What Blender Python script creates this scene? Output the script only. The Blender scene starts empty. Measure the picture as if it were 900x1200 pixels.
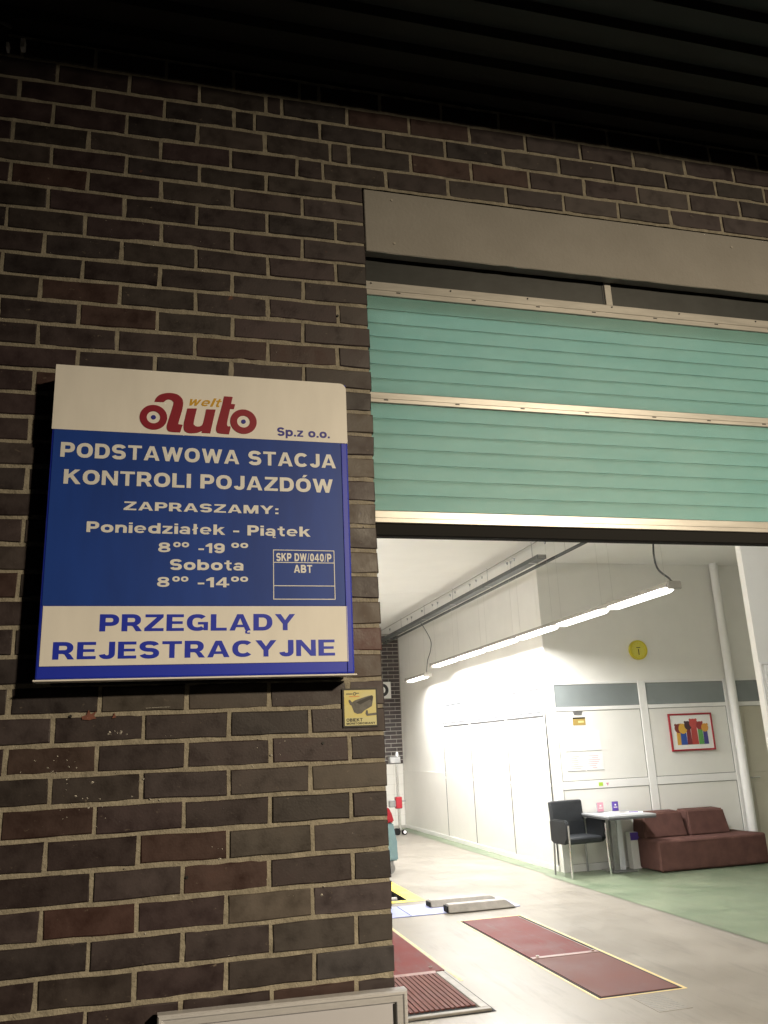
import bpy, bmesh, math, random
from mathutils import Vector, Matrix
R = math.radians
random.seed(7)
S = bpy.context.scene
COL = S.collection

# ------------------------------------------------------------------ camera
cam_d = bpy.data.cameras.new("camera")
cam = bpy.data.objects.new("camera", cam_d)
COL.objects.link(cam)
S.camera = cam
cam_d.sensor_fit = 'HORIZONTAL'
cam_d.sensor_width = 27.0
cam_d.lens = 29.294
cam_d.clip_start = 0.02
cam_d.clip_end = 500
_r = [[0.9676990, 0.2504889, -0.0285286], [-0.2486049, 0.9293227, -0.2730474], [-0.0418831, 0.2713201, 0.9615775]]
cam.matrix_world = Matrix(((_r[0][0], _r[0][2], -_r[0][1], -0.68637),
                           (_r[1][0], _r[1][2], -_r[1][1], -2.64454),
                           (_r[2][0], _r[2][2], -_r[2][1], 1.6),
                           (0, 0, 0, 1)))
# ------------------------------------------------------------------ world: night sky, almost nothing
W = bpy.data.worlds.new("World")
S.world = W
W.use_nodes = True
nt = W.node_tree
sky = nt.nodes.new('ShaderNodeTexSky')
sky.sky_type = 'NISHITA'
sky.sun_disc = False
sky.sun_elevation = R(-4.5)
sky.sun_rotation = R(150)
nt.links.new(sky.outputs[0], nt.nodes['Background'].inputs[0])
nt.nodes['Background'].inputs[1].default_value = 0.05
# ------------------------------------------------------------------ view
S.view_settings.view_transform = 'Standard'
S.view_settings.look = 'None'
S.view_settings.exposure = 0
S.view_settings.gamma = 1
STREET_W = 142
ROW_W = 66

# ------------------------------------------------------------------ helpers
def link(o, parent=None):
    COL.objects.link(o)
    if parent is not None:
        o.parent = parent
    return o

def tag(o, label=None, cat=None, group=None, kind=None):
    if label: o['label'] = label
    if cat: o['category'] = cat
    if group: o['group'] = group
    if kind: o['kind'] = kind
    return o

def thing(name, label, cat, loc=(0, 0, 0), rz=0, group=None):
    o = bpy.data.objects.new(name, None)
    o.empty_display_size = 0.1
    o.location = loc
    o.rotation_euler = (0, 0, rz)
    link(o)
    return tag(o, label, cat, group)

def obj(name, bm, m, parent=None, loc=None, smooth=False):
    me = bpy.data.meshes.new(name)
    bmesh.ops.recalc_face_normals(bm, faces=bm.faces[:])
    bm.to_mesh(me)
    bm.free()
    me.materials.append(m)
    if smooth:
        for p in me.polygons: p.use_smooth = True
        try: me.set_sharp_from_angle(angle=R(40))
        except Exception: pass
    o = bpy.data.objects.new(name, me)
    if loc: o.location = loc
    return link(o, parent)

def B():
    return bmesh.new()

def box(bm, x0, x1, y0, y1, z0, z1, bev=0.0, seg=1):
    vs = [bm.verts.new((x, y, z)) for x in (x0, x1) for y in (y0, y1) for z in (z0, z1)]
    f = [(0, 1, 3, 2), (4, 6, 7, 5), (0, 4, 5, 1), (2, 3, 7, 6), (0, 2, 6, 4), (1, 5, 7, 3)]
    fs = [bm.faces.new([vs[i] for i in q]) for q in f]
    if bev > 0:
        es = list({e for fc in fs for e in fc.edges})
        bmesh.ops.bevel(bm, geom=es, offset=bev, segments=seg, affect='EDGES', profile=0.5)
    return vs

def cyl(bm, p0, p1, r0, r1=None, n=16, caps=True):
    r1 = r0 if r1 is None else r1
    p0 = Vector(p0); p1 = Vector(p1)
    d = (p1 - p0).normalized()
    a = d.orthogonal().normalized(); b = d.cross(a)
    A = [bm.verts.new(p0 + (a * math.cos(t) + b * math.sin(t)) * r0) for t in [2 * math.pi * k / n for k in range(n)]]
    C = [bm.verts.new(p1 + (a * math.cos(t) + b * math.sin(t)) * r1) for t in [2 * math.pi * k / n for k in range(n)]]
    for k in range(n):
        bm.faces.new((A[k], A[(k + 1) % n], C[(k + 1) % n], C[k]))
    if caps:
        bm.faces.new(A[::-1]); bm.faces.new(C)

def tube(bm, pts, r, n=8):
    pts = [Vector(p) for p in pts]
    rings = []
    a = None
    for i, p in enumerate(pts):
        d = (pts[min(i + 1, len(pts) - 1)] - pts[max(i - 1, 0)]).normalized()
        if a is None: a = d.orthogonal().normalized()
        else: a = (a - d * a.dot(d)).normalized()
        b = d.cross(a)
        rings.append([bm.verts.new(p + (a * math.cos(2 * math.pi * k / n) + b * math.sin(2 * math.pi * k / n)) * r) for k in range(n)])
    for q, w in zip(rings, rings[1:]):
        for k in range(n):
            bm.faces.new((q[k], q[(k + 1) % n], w[(k + 1) % n], w[k]))
    bm.faces.new(rings[0][::-1]); bm.faces.new(rings[-1])

def smoothpts(P, n=6):
    out = []
    P = [Vector(p) for p in P]
    for i in range(len(P) - 1):
        a = P[max(i - 1, 0)]; b = P[i]; c = P[i + 1]; d = P[min(i + 2, len(P) - 1)]
        for k in range(n):
            t = k / n
            out.append(0.5 * ((2 * b) + (c - a) * t + (2 * a - 5 * b + 4 * c - d) * t * t + (3 * b - a - 3 * c + d) * t ** 3))
    out.append(P[-1])
    return out

def plate(bm, pts, y, t, rev=False):
    """outline in x,z standing plate: front at y, thickness t into +y"""
    a = [bm.verts.new((p[0], y, p[1])) for p in pts]
    b = [bm.verts.new((p[0], y + t, p[1])) for p in pts]
    bm.faces.new(a); bm.faces.new(b[::-1])
    n = len(pts)
    for k in range(n):
        bm.faces.new((a[k], a[(k + 1) % n], b[(k + 1) % n], b[k]))

def ring(bm, cx, cz, r0, r1, y, t, n=40, sx=1.0):
    c = [(math.cos(2 * math.pi * k / n), math.sin(2 * math.pi * k / n)) for k in range(n)]
    oa = [bm.verts.new((cx + u * r1 * sx, y, cz + v * r1)) for u, v in c]
    ob = [bm.verts.new((cx + u * r1 * sx, y + t, cz + v * r1)) for u, v in c]
    if r0 <= 0:
        bm.faces.new(oa); bm.faces.new(ob)
        for k in range(n):
            j = (k + 1) % n
            bm.faces.new((oa[k], oa[j], ob[j], ob[k]))
        return
    ia = [bm.verts.new((cx + u * r0 * sx, y, cz + v * r0)) for u, v in c]
    ib = [bm.verts.new((cx + u * r0 * sx, y + t, cz + v * r0)) for u, v in c]
    for k in range(n):
        j = (k + 1) % n
        bm.faces.new((oa[k], oa[j], ia[j], ia[k])); bm.faces.new((ob[k], ob[j], ib[j], ib[k]))
        bm.faces.new((oa[k], oa[j], ob[j], ob[k])); bm.faces.new((ia[k], ia[j], ib[j], ib[k]))

# ------------------------------------------------------------------ materials
def mat(name, col, rough=0.5, metal=0.0, var=0.0, vscale=8.0, bump=0.0, bscale=60.0, spec=0.5, coat=0.0,
        emit=None, estr=0.0, col2=None, objcol=False, detail=4.0, rvar=0.0, trans=0.0, bdist=0.002, stretch=None):
    m = bpy.data.materials.new(name)
    m.use_nodes = True
    t = m.node_tree; N = t.nodes; L = t.links
    p = N['Principled BSDF']
    p.inputs['Base Color'].default_value = (*col, 1)
    p.inputs['Roughness'].default_value = rough
    p.inputs['Metallic'].default_value = metal
    p.inputs['Specular IOR Level'].default_value = spec
    if coat: p.inputs['Coat Weight'].default_value = coat; p.inputs['Coat Roughness'].default_value = 0.15
    geo = N.new('ShaderNodeNewGeometry')
    vec = geo.outputs['Position']
    if stretch:
        mp = N.new('ShaderNodeMapping'); mp.inputs['Scale'].default_value = stretch
        L.new(vec, mp.inputs['Vector']); vec = mp.outputs[0]
    base = None
    if objcol:
        oi = N.new('ShaderNodeObjectInfo'); base = oi.outputs['Color']
    if var > 0 or col2:
        nz = N.new('ShaderNodeTexNoise'); nz.inputs['Scale'].default_value = vscale; nz.inputs['Detail'].default_value = detail
        nz.inputs['Roughness'].default_value = 0.6
        L.new(vec, nz.inputs['Vector'])
        rp = N.new('ShaderNodeValToRGB')
        rp.color_ramp.elements[0].position = 0.32; rp.color_ramp.elements[1].position = 0.68
        if col2:
            rp.color_ramp.elements[0].color = (*col, 1); rp.color_ramp.elements[1].color = (*col2, 1)
            L.new(nz.outputs['Fac'], rp.inputs[0]); out = rp.outputs[0]
        else:
            rp.color_ramp.elements[0].color = (1 - var, 1 - var, 1 - var, 1); rp.color_ramp.elements[1].color = (1 + var, 1 + var, 1 + var, 1)
            L.new(nz.outputs['Fac'], rp.inputs[0])
            mx = N.new('ShaderNodeMix'); mx.data_type = 'RGBA'; mx.blend_type = 'MULTIPLY'; mx.inputs[0].default_value = 1
            if base: L.new(base, mx.inputs[6])
            else: mx.inputs[6].default_value = (*col, 1)
            L.new(rp.outputs[0], mx.inputs[7]); out = mx.outputs[2]
        L.new(out, p.inputs['Base Color'])
        if rvar > 0:
            mr = N.new('ShaderNodeMapRange'); mr.inputs[1].default_value = 0.3; mr.inputs[2].default_value = 0.7
            mr.inputs[3].default_value = max(0.02, rough - rvar); mr.inputs[4].default_value = rough + rvar
            L.new(nz.outputs['Fac'], mr.inputs[0]); L.new(mr.outputs[0], p.inputs['Roughness'])
    elif base:
        L.new(base, p.inputs['Base Color'])
    if bump > 0:
        nb = N.new('ShaderNodeTexNoise'); nb.inputs['Scale'].default_value = bscale; nb.inputs['Detail'].default_value = 5
        L.new(vec, nb.inputs['Vector'])
        bp = N.new('ShaderNodeBump'); bp.inputs['Strength'].default_value = bump; bp.inputs['Distance'].default_value = bdist
        L.new(nb.outputs['Fac'], bp.inputs['Height']); L.new(bp.outputs[0], p.inputs['Normal'])
    if emit:
        p.inputs['Emission Color'].default_value = (*emit, 1); p.inputs['Emission Strength'].default_value = estr
    if trans > 0:
        tr = N.new('ShaderNodeBsdfTranslucent'); ms = N.new('ShaderNodeMixShader'); ms.inputs[0].default_value = trans
        tr.inputs[0].default_value = (*col, 1)
        L.new(p.outputs[0], ms.inputs[1]); L.new(tr.outputs[0], ms.inputs[2])
        L.new(ms.outputs[0], N['Material Output'].inputs[0])
    return m

def brick_material():
    m = mat('clinker_brick', (0.05, 0.035, 0.03), rough=0.5, objcol=True, var=0.28, vscale=14, rvar=0.16, bump=0.28, bscale=150, bdist=0.0012, detail=8)
    t = m.node_tree; N = t.nodes; L = t.links; p = N['Principled BSDF']
    # pale lime and mortar smears, a few orange scuffs
    geo = N.new('ShaderNodeNewGeometry')
    mp = N.new('ShaderNodeMapping'); mp.inputs['Scale'].default_value = (1, 1, 1.6)
    L.new(geo.outputs['Position'], mp.inputs[0])
    a = N.new('ShaderNodeTexNoise'); a.inputs['Scale'].default_value = 30; a.inputs['Detail'].default_value = 9; a.inputs['Roughness'].default_value = 0.72
    L.new(mp.outputs[0], a.inputs['Vector'])
    r = N.new('ShaderNodeValToRGB'); r.color_ramp.elements[0].position = 0.625; r.color_ramp.elements[1].position = 0.70
    L.new(a.outputs['Fac'], r.inputs[0])
    mx = N.new('ShaderNodeMix'); mx.data_type = 'RGBA'
    src = p.inputs['Base Color'].links[0].from_socket
    L.new(r.outputs[0], mx.inputs[0]); L.new(src, mx.inputs[6]); mx.inputs[7].default_value = (0.16, 0.13, 0.10, 1)
    b = N.new('ShaderNodeTexNoise'); b.inputs['Scale'].default_value = 5.3; b.inputs['Detail'].default_value = 7
    L.new(mp.outputs[0], b.inputs['Vector'])
    r2 = N.new('ShaderNodeValToRGB'); r2.color_ramp.elements[0].position = 0.715; r2.color_ramp.elements[1].position = 0.74
    L.new(b.outputs['Fac'], r2.inputs[0])
    m2 = N.new('ShaderNodeMix'); m2.data_type = 'RGBA'
    L.new(r2.outputs[0], m2.inputs[0]); L.new(mx.outputs[2], m2.inputs[6]); m2.inputs[7].default_value = (0.20, 0.075, 0.04, 1)
    L.new(m2.outputs[2], p.inputs['Base Color'])
    return m

M = {}
M['brick'] = brick_material()
M['mortar'] = mat('khaki_mortar', (0.235, 0.215, 0.170), 0.95, col2=(0.375, 0.345, 0.275), vscale=30, bump=1.0, bscale=160, bdist=0.004, spec=0.2, detail=8)
M['lintel'] = mat('lintel_render', (0.28, 0.27, 0.25), 0.9, col2=(0.33, 0.32, 0.30), vscale=3, detail=9, bump=0.6, bscale=70, bdist=0.003, spec=0.2)
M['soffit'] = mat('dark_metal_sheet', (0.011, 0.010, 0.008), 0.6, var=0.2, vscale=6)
M['asphalt'] = mat('asphalt', (0.05, 0.05, 0.05), 0.9, var=0.35, vscale=40, bump=0.8, bscale=200, bdist=0.004)
M['floor'] = mat('beige_epoxy', (0.190, 0.172, 0.146), 0.36, col2=(0.235, 0.215, 0.185), vscale=1.6, rvar=0.08, bump=0.06, bscale=9, detail=3, spec=0.14)
def scuffs(m, amount):
    t = m.node_tree; N = t.nodes; L = t.links; p = N['Principled BSDF']
    src = p.inputs['Base Color'].links[0].from_socket
    geo = N.new('ShaderNodeNewGeometry')
    for sc, th, st in (((9, 1.1, 1), .62, amount), ((2.5, 2.5, 1), .66, amount * .7), ((40, 6, 1), .69, amount * .8)):
        mp = N.new('ShaderNodeMapping'); mp.inputs['Scale'].default_value = sc; mp.inputs['Rotation'].default_value = (0, 0, .05)
        L.new(geo.outputs['Position'], mp.inputs[0])
        nz = N.new('ShaderNodeTexNoise'); nz.inputs['Scale'].default_value = 1.0; nz.inputs['Detail'].default_value = 7; nz.inputs['Roughness'].default_value = .65
        L.new(mp.outputs[0], nz.inputs['Vector'])
        mr = N.new('ShaderNodeMapRange'); mr.inputs[1].default_value = th - .09; mr.inputs[2].default_value = th + .07; mr.inputs[3].default_value = 0; mr.inputs[4].default_value = st
        L.new(nz.outputs['Fac'], mr.inputs[0])
        mx = N.new('ShaderNodeMix'); mx.data_type = 'RGBA'; mx.inputs[7].default_value = (.09, .085, .075, 1)
        L.new(mr.outputs[0], mx.inputs[0]); L.new(src, mx.inputs[6]); src = mx.outputs[2]
    L.new(src, p.inputs['Base Color'])
scuffs(M['floor'], .34)
M['green'] = mat('green_epoxy', (0.115, 0.150, 0.098), 0.38, col2=(0.165, 0.190, 0.13), vscale=1.8, rvar=0.08, bump=0.06, bscale=9, detail=4, spec=0.2)
scuffs(M['green'], .28)
M['wall'] = mat('white_emulsion', (0.80, 0.785, 0.74), 0.75, var=0.02, vscale=3, bump=0.15, bscale=150)
M['ceil'] = mat('ceiling_white', (0.86, 0.85, 0.82), 0.85, var=0.02, vscale=2)
M['beige'] = mat('beige_laminate', (0.52, 0.49, 0.39), 0.5, var=0.03, vscale=3)
M['panel'] = mat('white_laminate', (0.76, 0.745, 0.70), 0.42, var=0.02, vscale=3)
M['frame'] = mat('white_aluminium', (0.80, 0.79, 0.765), 0.35, var=0.02, vscale=6)
M['gap'] = mat('dark_gasket', (0.06, 0.06, 0.06), 0.7)
M['joint'] = mat('grey_joint', (0.22, 0.215, 0.20), 0.7)
M['smoke'] = mat('grey_green_glass', (0.22, 0.245, 0.245), 0.16, var=0.08, vscale=1.5, spec=0.6)
M['paleglass'] = mat('frosted_pane', (0.42, 0.44, 0.48), 0.25, var=0.03, vscale=2)
M['alu'] = mat('champagne_aluminium', (0.46, 0.45, 0.42), 0.32, metal=0.25, var=0.12, vscale=12, stretch=(0.6, 1, 5), bump=0.1, bscale=200)
M['alu2'] = mat('brushed_aluminium', (0.62, 0.63, 0.66), 0.36, metal=0.25, var=0.06, vscale=30, stretch=(1, 1, 8))
M['steel'] = mat('grey_steel', (0.34, 0.34, 0.34), 0.35, metal=0.8, var=0.15, vscale=10)
M['chrome'] = mat('chrome', (0.75, 0.75, 0.75), 0.13, metal=1.0)
M['black'] = mat('black_rubber', (0.010, 0.010, 0.010), 0.75, spec=0.2, bump=0.2, bscale=80)
M['dglass'] = mat('dark_glass', (0.030, 0.034, 0.034), 0.35, var=0.2, vscale=9, bump=0.15, bscale=30)
M['teal'] = mat('teal_panel', (0.165, 0.375, 0.355), 0.33, col2=(0.215, 0.425, 0.40), vscale=5, bump=0.85, bscale=330, bdist=0.0012, trans=0.24, stretch=(0.7, 1, 1.6), spec=0.35)
M['s_white'] = mat('sign_white', (0.84, 0.83, 0.79), 0.45, var=0.05, vscale=6, detail=9, stretch=(1.6, 1, .4), spec=0.35)
M['s_navy'] = mat('sign_navy', (0.008, 0.050, 0.31), 0.46, var=0.14, vscale=5, detail=8, stretch=(1.5, 1, .35), spec=0.35)
M['s_blue'] = mat('sign_blue', (0.016, 0.038, 0.52), 0.38, var=0.05, vscale=4)
M['s_letter'] = mat('sign_lettering', (0.80, 0.81, 0.79), 0.45, var=0.05, vscale=20)
M['s_red'] = mat('logo_red', (0.27, 0.010, 0.028), 0.42)
M['s_yellow'] = mat('logo_yellow', (0.62, 0.36, 0.03), 0.42)
M['s_indigo'] = mat('logo_indigo', (0.03, 0.03, 0.30), 0.42)
M['sticker_y'] = mat('sticker_yellow', (0.66, 0.55, 0.10), 0.45, col2=(0.62, 0.60, 0.33), vscale=9)
M['ink'] = mat('black_ink', (0.012, 0.012, 0.012), 0.5)
M['sticker_pale'] = mat('sticker_pale', (0.60, 0.58, 0.30), 0.45)
M['camgrey'] = mat('printed_grey', (0.10, 0.10, 0.095), 0.5, var=0.3, vscale=90)
M['orange'] = mat('orange_ink', (0.65, 0.25, 0.08), 0.5)
M['poster'] = mat('poster_paper', (0.50, 0.51, 0.56), 0.35, var=0.02, vscale=4)
M['red_plate'] = mat('red_primer_steel', (0.085, 0.007, 0.0065), 0.60, col2=(0.125, 0.022, 0.019), vscale=2.2, rvar=0.1, bump=0.1, bscale=60, detail=6, spec=0.12)
scuffs(M['red_plate'], .4)
M['red_plate2'] = mat('worn_red_steel', (0.098, 0.036, 0.030), 0.62, col2=(0.13, 0.056, 0.048), vscale=3, rvar=0.1, bump=0.1, bscale=60, detail=6, spec=0.12)
M['seam'] = mat('worn_seam_steel', (0.20, 0.115, 0.10), 0.5, var=0.2, vscale=20)
M['yline'] = mat('yellow_line_paint', (0.68, 0.46, 0.12), 0.5, col2=(0.62, 0.53, 0.28), vscale=9)
M['ypaint'] = mat('yellow_floor_paint', (0.80, 0.62, 0.03), 0.4, col2=(0.82, 0.68, 0.12), vscale=6)
M['bluep'] = mat('blue_grey_steel', (0.20, 0.23, 0.42), 0.42, col2=(0.27, 0.29, 0.48), vscale=5)
M['blue'] = mat('machine_blue', (0.02, 0.10, 0.45), 0.4)
M['ramp'] = mat('worn_grey_steel', (0.17, 0.155, 0.135), 0.5, col2=(0.25, 0.23, 0.20), vscale=9, bump=0.2, bscale=60)
M['velour'] = mat('brown_velour', (0.088, 0.043, 0.036), 0.95, col2=(0.125, 0.063, 0.053), vscale=7, bump=0.4, bscale=200, spec=0.15)
M['leather'] = mat('black_leather', (0.020, 0.022, 0.025), 0.42, var=0.2, vscale=10, bump=0.5, bscale=60, bdist=0.004)
M['tabletop'] = mat('grey_laminate', (0.30, 0.31, 0.32), 0.3, var=0.03, vscale=6)
M['paper'] = mat('white_paper', (0.80, 0.79, 0.76), 0.6, var=0.03, vscale=9)
M['print'] = mat('grey_print', (0.30, 0.29, 0.30), 0.6)
M['pinkprint'] = mat('pink_print', (0.62, 0.30, 0.38), 0.6)
M['purple'] = mat('violet_card', (0.10, 0.05, 0.33), 0.5)
M['red'] = mat('red_paint', (0.30, 0.010, 0.020), 0.4)
M['tealm'] = mat('blue_grey_paint', (0.14, 0.22, 0.24), 0.5)
M['clock'] = mat('yellow_plastic', (0.62, 0.52, 0.03), 0.35)
M['clock2'] = mat('pale_yellow_face', (0.66, 0.60, 0.10), 0.4)
M['gold'] = mat('gold_print', (0.38, 0.27, 0.08), 0.45)
M['limegreen'] = mat('lime_sticker', (0.40, 0.62, 0.06), 0.5)
M['tile'] = mat('white_wall_tile', (0.72, 0.70, 0.65), 0.2)
M['fbrick'] = mat('far_brick', (0.045, 0.032, 0.03), 0.5, objcol=False, var=0.35, vscale=5)
M['fmortar'] = mat('grey_mortar', (0.42, 0.40, 0.36), 0.9)
M['wbrick'] = mat('red_brown_brick', (0.16, 0.05, 0.035), 0.6, var=0.2, vscale=14)
M['tray'] = mat('galvanised_tray', (0.075, 0.08, 0.08), 0.5, metal=0.3, var=0.15, vscale=3)
M['lampbody'] = mat('lamp_housing', (0.36, 0.34, 0.30), 0.45, metal=0.2)
M['tubeglow'] = mat('lamp_diffuser', (0.9, 0.9, 0.88), 0.4, emit=(1.0, 0.965, 0.90), estr=5.0)
M['streetglow'] = mat('street_lens', (0.9, 0.9, 0.88), 0.4, emit=(1.0, 0.78, 0.48), estr=6.0)
M['wire'] = mat('thin_wire', (0.55, 0.54, 0.50), 0.5)
M['cord'] = mat('dark_cord', (0.05, 0.05, 0.05), 0.6)
M['skirt'] = mat('grey_skirting', (0.42, 0.42, 0.40), 0.5)

# ------------------------------------------------------------------ street lamp behind the viewer (its glint is on the door)
LX, LY, LZ = 3.95, -7.5, 4.55
sl = thing('floodlight_pole', 'grey pole with a warm floodlight across the forecourt', 'floodlight', (LX, LY - .25, 0))
b = B(); cyl(b, (0, 0, 0), (0, 0, LZ + 0.12), 0.07, 0.045, 16); obj('pole', b, M['steel'], sl, smooth=True)
aim = (Vector((1.30, 0, -0.10)) - Vector((LX, LY, LZ))).normalized()
q_ = aim.to_track_quat('-Z', 'Y')
b = B(); box(b, -0.19, 0.19, -0.16, 0.16, 0.012, 0.10, 0.02)
o = obj('lamp_head', b, M['steel'], sl); o.location = (0, .25, LZ); o.rotation_euler = q_.to_euler()
b = B(); box(b, -0.15, 0.15, -0.12, 0.12, 0.004, 0.0115)
o = obj('lens', b, M['streetglow'], sl); o.location = (0, .25, LZ); o.rotation_euler = q_.to_euler()
ld = bpy.data.lights.new('street_light', 'AREA'); ld.shape = 'RECTANGLE'; ld.size = 0.42; ld.size_y = 0.34
ld.energy = STREET_W; ld.color = (1.0, 0.82, 0.58); ld.spread = R(63)
lo = bpy.data.objects.new('street_light', ld); lo.location = (0, .25, LZ); lo.rotation_euler = q_.to_euler(); link(lo, sl)

# ------------------------------------------------------------------ ground, floors
def sheet(name, rects, z, m, thick=None):
    b = B()
    for x0, x1, y0, y1 in rects:
        b.faces.new([b.verts.new(v) for v in ((x0, y0, z), (x1, y0, z), (x1, y1, z), (x0, y1, z))])
    o = obj(name, b, m); tag(o, kind='structure'); return o
sheet('ground', [(-150, 150, -150, 0.0), (-150, -3.2, 0, 150), (9, 150, 0, 150), (-3.2, 9, 15.2, 150)], -0.004, M['asphalt'])
PX0, PX1, PY0, PY1 = 0.5, 1.93, 6.78, 8.2      # roller pit
sheet('floor', [(-3.2, 9, 0.0, PY0), (-3.2, PX0, PY0, PY1), (PX1, 9, PY0, PY1), (-3.2, 9, PY1, 15.2)], 0.0, M['floor'])
b = B()
for q in (((PX0, PY0), (PX1, PY0)), ((PX1, PY0), (PX1, PY1)), ((PX1, PY1), (PX0, PY1)), ((PX0, PY1), (PX0, PY0))):
    (ax, ay), (bx_, by) = q
    b.faces.new([b.verts.new(v) for v in ((ax, ay, 0), (bx_, by, 0), (bx_, by, -0.4), (ax, ay, -0.4))])
b.faces.new([b.verts.new(v) for v in ((PX0, PY0, -0.4), (PX1, PY0, -0.4), (PX1, PY1, -0.4), (PX0, PY1, -0.4))])
tag(obj('pit_recess', b, M['black']), kind='structure')
sheet('green_floor', [(3.92, 8.6, 2.2, 7.66), (3.97, 4.21, 7.66, 14.8)], 0.004, M['green'])
sheet('yellow_floor', [(PX0 - .2, PX1 + .17, PY0 - .11, PY0), (PX1, PX1 + .17, PY0, PY1 + .3), (PX0 - .2, PX1, PY1, PY1 + .3)], 0.004, M['ypaint'])

# ------------------------------------------------------------------ the facade: brick by brick
H = [0.9564, 1.04, 1.1269, 1.2143, 1.3022, 1.3906, 1.4767, 1.5605, 1.6445, 1.7278, 1.8135, 1.8987, 1.984, 2.0692, 2.1533, 2.2375, 2.3216, 2.404, 2.4864, 2.5689, 2.6515, 2.7342, 2.8169, 2.899, 2.9831, 3.0692, 3.1537, 3.2367, 3.3231, 3.4117, 3.5017, 3.5888, 3.6701, 3.7575, 3.8494, 3.9364, 4.0245, 4.1131]
def zrow(k):
    if k < 0: return max(H[0] + k * 0.0864, 0)
    return H[k]
facade = thing('brick_facade', 'dark brown clinker brick wall with khaki mortar and a plain rendered lintel', 'wall')
JH, JV = 0.0118, 0.0130
def brick_mesh(w, rnd, full):
    """unit brick: w wide, 0.0715 high, front face near y=0, chipped arris"""
    h = 0.0715
    bm = B()
    P = []
    n1 = 3 if full else 2
    hw, hh = w / 2, h / 2
    for k in range(n1): P.append((-hw + w * k / n1, -hh))
    P.append((hw, -hh))
    P.append((hw, hh))
    for k in range(1, n1): P.append((hw - w * k / n1, hh))
    P.append((-hw, hh))
    P = [(x + rnd.uniform(-.0020, .0016), z + rnd.uniform(-.0020, .0018)) for x, z in P]
    c = 0.0028
    back = [bm.verts.new((x, 0.10, z)) for x, z in P]
    mid = [bm.verts.new((x, c, z)) for x, z in P]
    fr = [bm.verts.new((x - math.copysign(c * rnd.uniform(.6, 1.5), x) * (1 if abs(x) > hw * .9 else 0), rnd.uniform(-.0006, .0006),
                        z - math.copysign(c * rnd.uniform(.6, 1.5), z))) for x, z in P]
    n = len(P)
    for k in range(n):
        j = (k + 1) % n
        bm.faces.new((back[k], back[j], mid[j], mid[k]))
        bm.faces.new((mid[k], mid[j], fr[j], fr[k]))
    bmesh.ops.triangulate(bm, faces=[bm.faces.new(fr)])
    me = bpy.data.meshes.new('brick')
    bmesh.ops.recalc_face_normals(bm, faces=bm.faces[:])
    bm.to_mesh(me); bm.free()
    me.materials.append(M['brick'])
    return me
rb = random.Random(3)
FULL = [brick_mesh(0.24, rb, True) for _ in range(10)]
HALF = [brick_mesh(0.115, rb, False) for _ in range(4)]
PAL = [(.037, .023, .024), (.033, .019, .020), (.044, .028, .029), (.030, .021, .022), (.054, .039, .037), (.043, .024, .027), (.038, .027, .025), (.050, .034, .036)]
REDS = [(.054, .024, .020), (.046, .021, .018)]
bricks = []      # (x0, x1, row)
LINT = 32        # first course above the lintel
JO = {36: [-0.74, -.491, -.24, -.164, .083, .341], 35: [-.868, -.617, -.368, -.308, -.055, .2, .452], 34: [-.74, -.49, -.413, -.162, .091, .344],
      33: [-.871, -.621, -.374, -.124, -.052, .199, .449], 32: [-.748, -.498, -.253, -.154, .094, .344]}
for row in range(-11, 37):
    if row >= LINT:
        J = list(JO[row])
        while J[-1] < 5.6: J.append(J[-1] + 0.25)
        while J[0] > -3.2: J.insert(0, J[0] - 0.25)
        J = [j + (rb.uniform(-.002, .002)) for j in J]
        segs = list(zip(J, J[1:]))
        segs = [(a + JH / 2, c - JH / 2) for a, c in segs]
    else:
        J = [-(0.25 * k + (0.125 if row % 2 else 0)) + 0.0095 + rb.uniform(-.003, .003) for k in range(0 if row % 2 else 1, 14)]
        segs = [(J[0] + JH / 2, rb.uniform(-.0035, .001))]
        segs += [(c + JH / 2, a - JH / 2) for a, c in zip(J, J[1:])]
        # the pier right of the doorway
        off = 4.0 + (0.125 if row % 2 else 0.25)
        q = [4.0] + [off + 0.25 * k for k in range(7)]
        segs += [(a + (JH / 2 if i else 0), c - JH / 2) for i, (a, c) in enumerate(zip(q, q[1:]))]
    for a, c in segs: bricks.append((a, c, row))
SPECIAL = {(2, -2): (.105, .082, .070), (3, -2): (.060, .028, .024), (2, -4): (.062, .027, .023), (1, -1): (.060, .048, .045), (4, -1): (.060, .044, .042), (4, -2): (.066, .052, .045),  # set brick tones; lower right ones paler, with sheen put into the colour
           (6, -1): (.085, .066, .055), (5, -4): (.046, .022, .019), (7, -4): (.050, .027, .022), (9, -2): (.060, .045, .038), (9, -3): (.055, .042, .034), (11, -1): (.080, .025, .022), (12, -1): (.085, .060, .046),
           (14, -1): (.085, .062, .048), (16, -1): (.07, .05, .04), (18, -1): (.085, .062, .045), (2, -1): (.072, .052, .058), (0, -1): (.052, .044, .048), (10, -1): (.075, .05, .04), (20, -1): (.075, .055, .042)}
spare = B(); nvis = 0
def cost(t):
    x = (t[0] + t[1]) / 2; z = (zrow(t[2]) + zrow(t[2] + 1)) / 2
    return 0 if (t[0] < (1.95 if t[2] >= LINT else 0.01) and t[1] > -1.36 and t[2] >= -2) else 1
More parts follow.
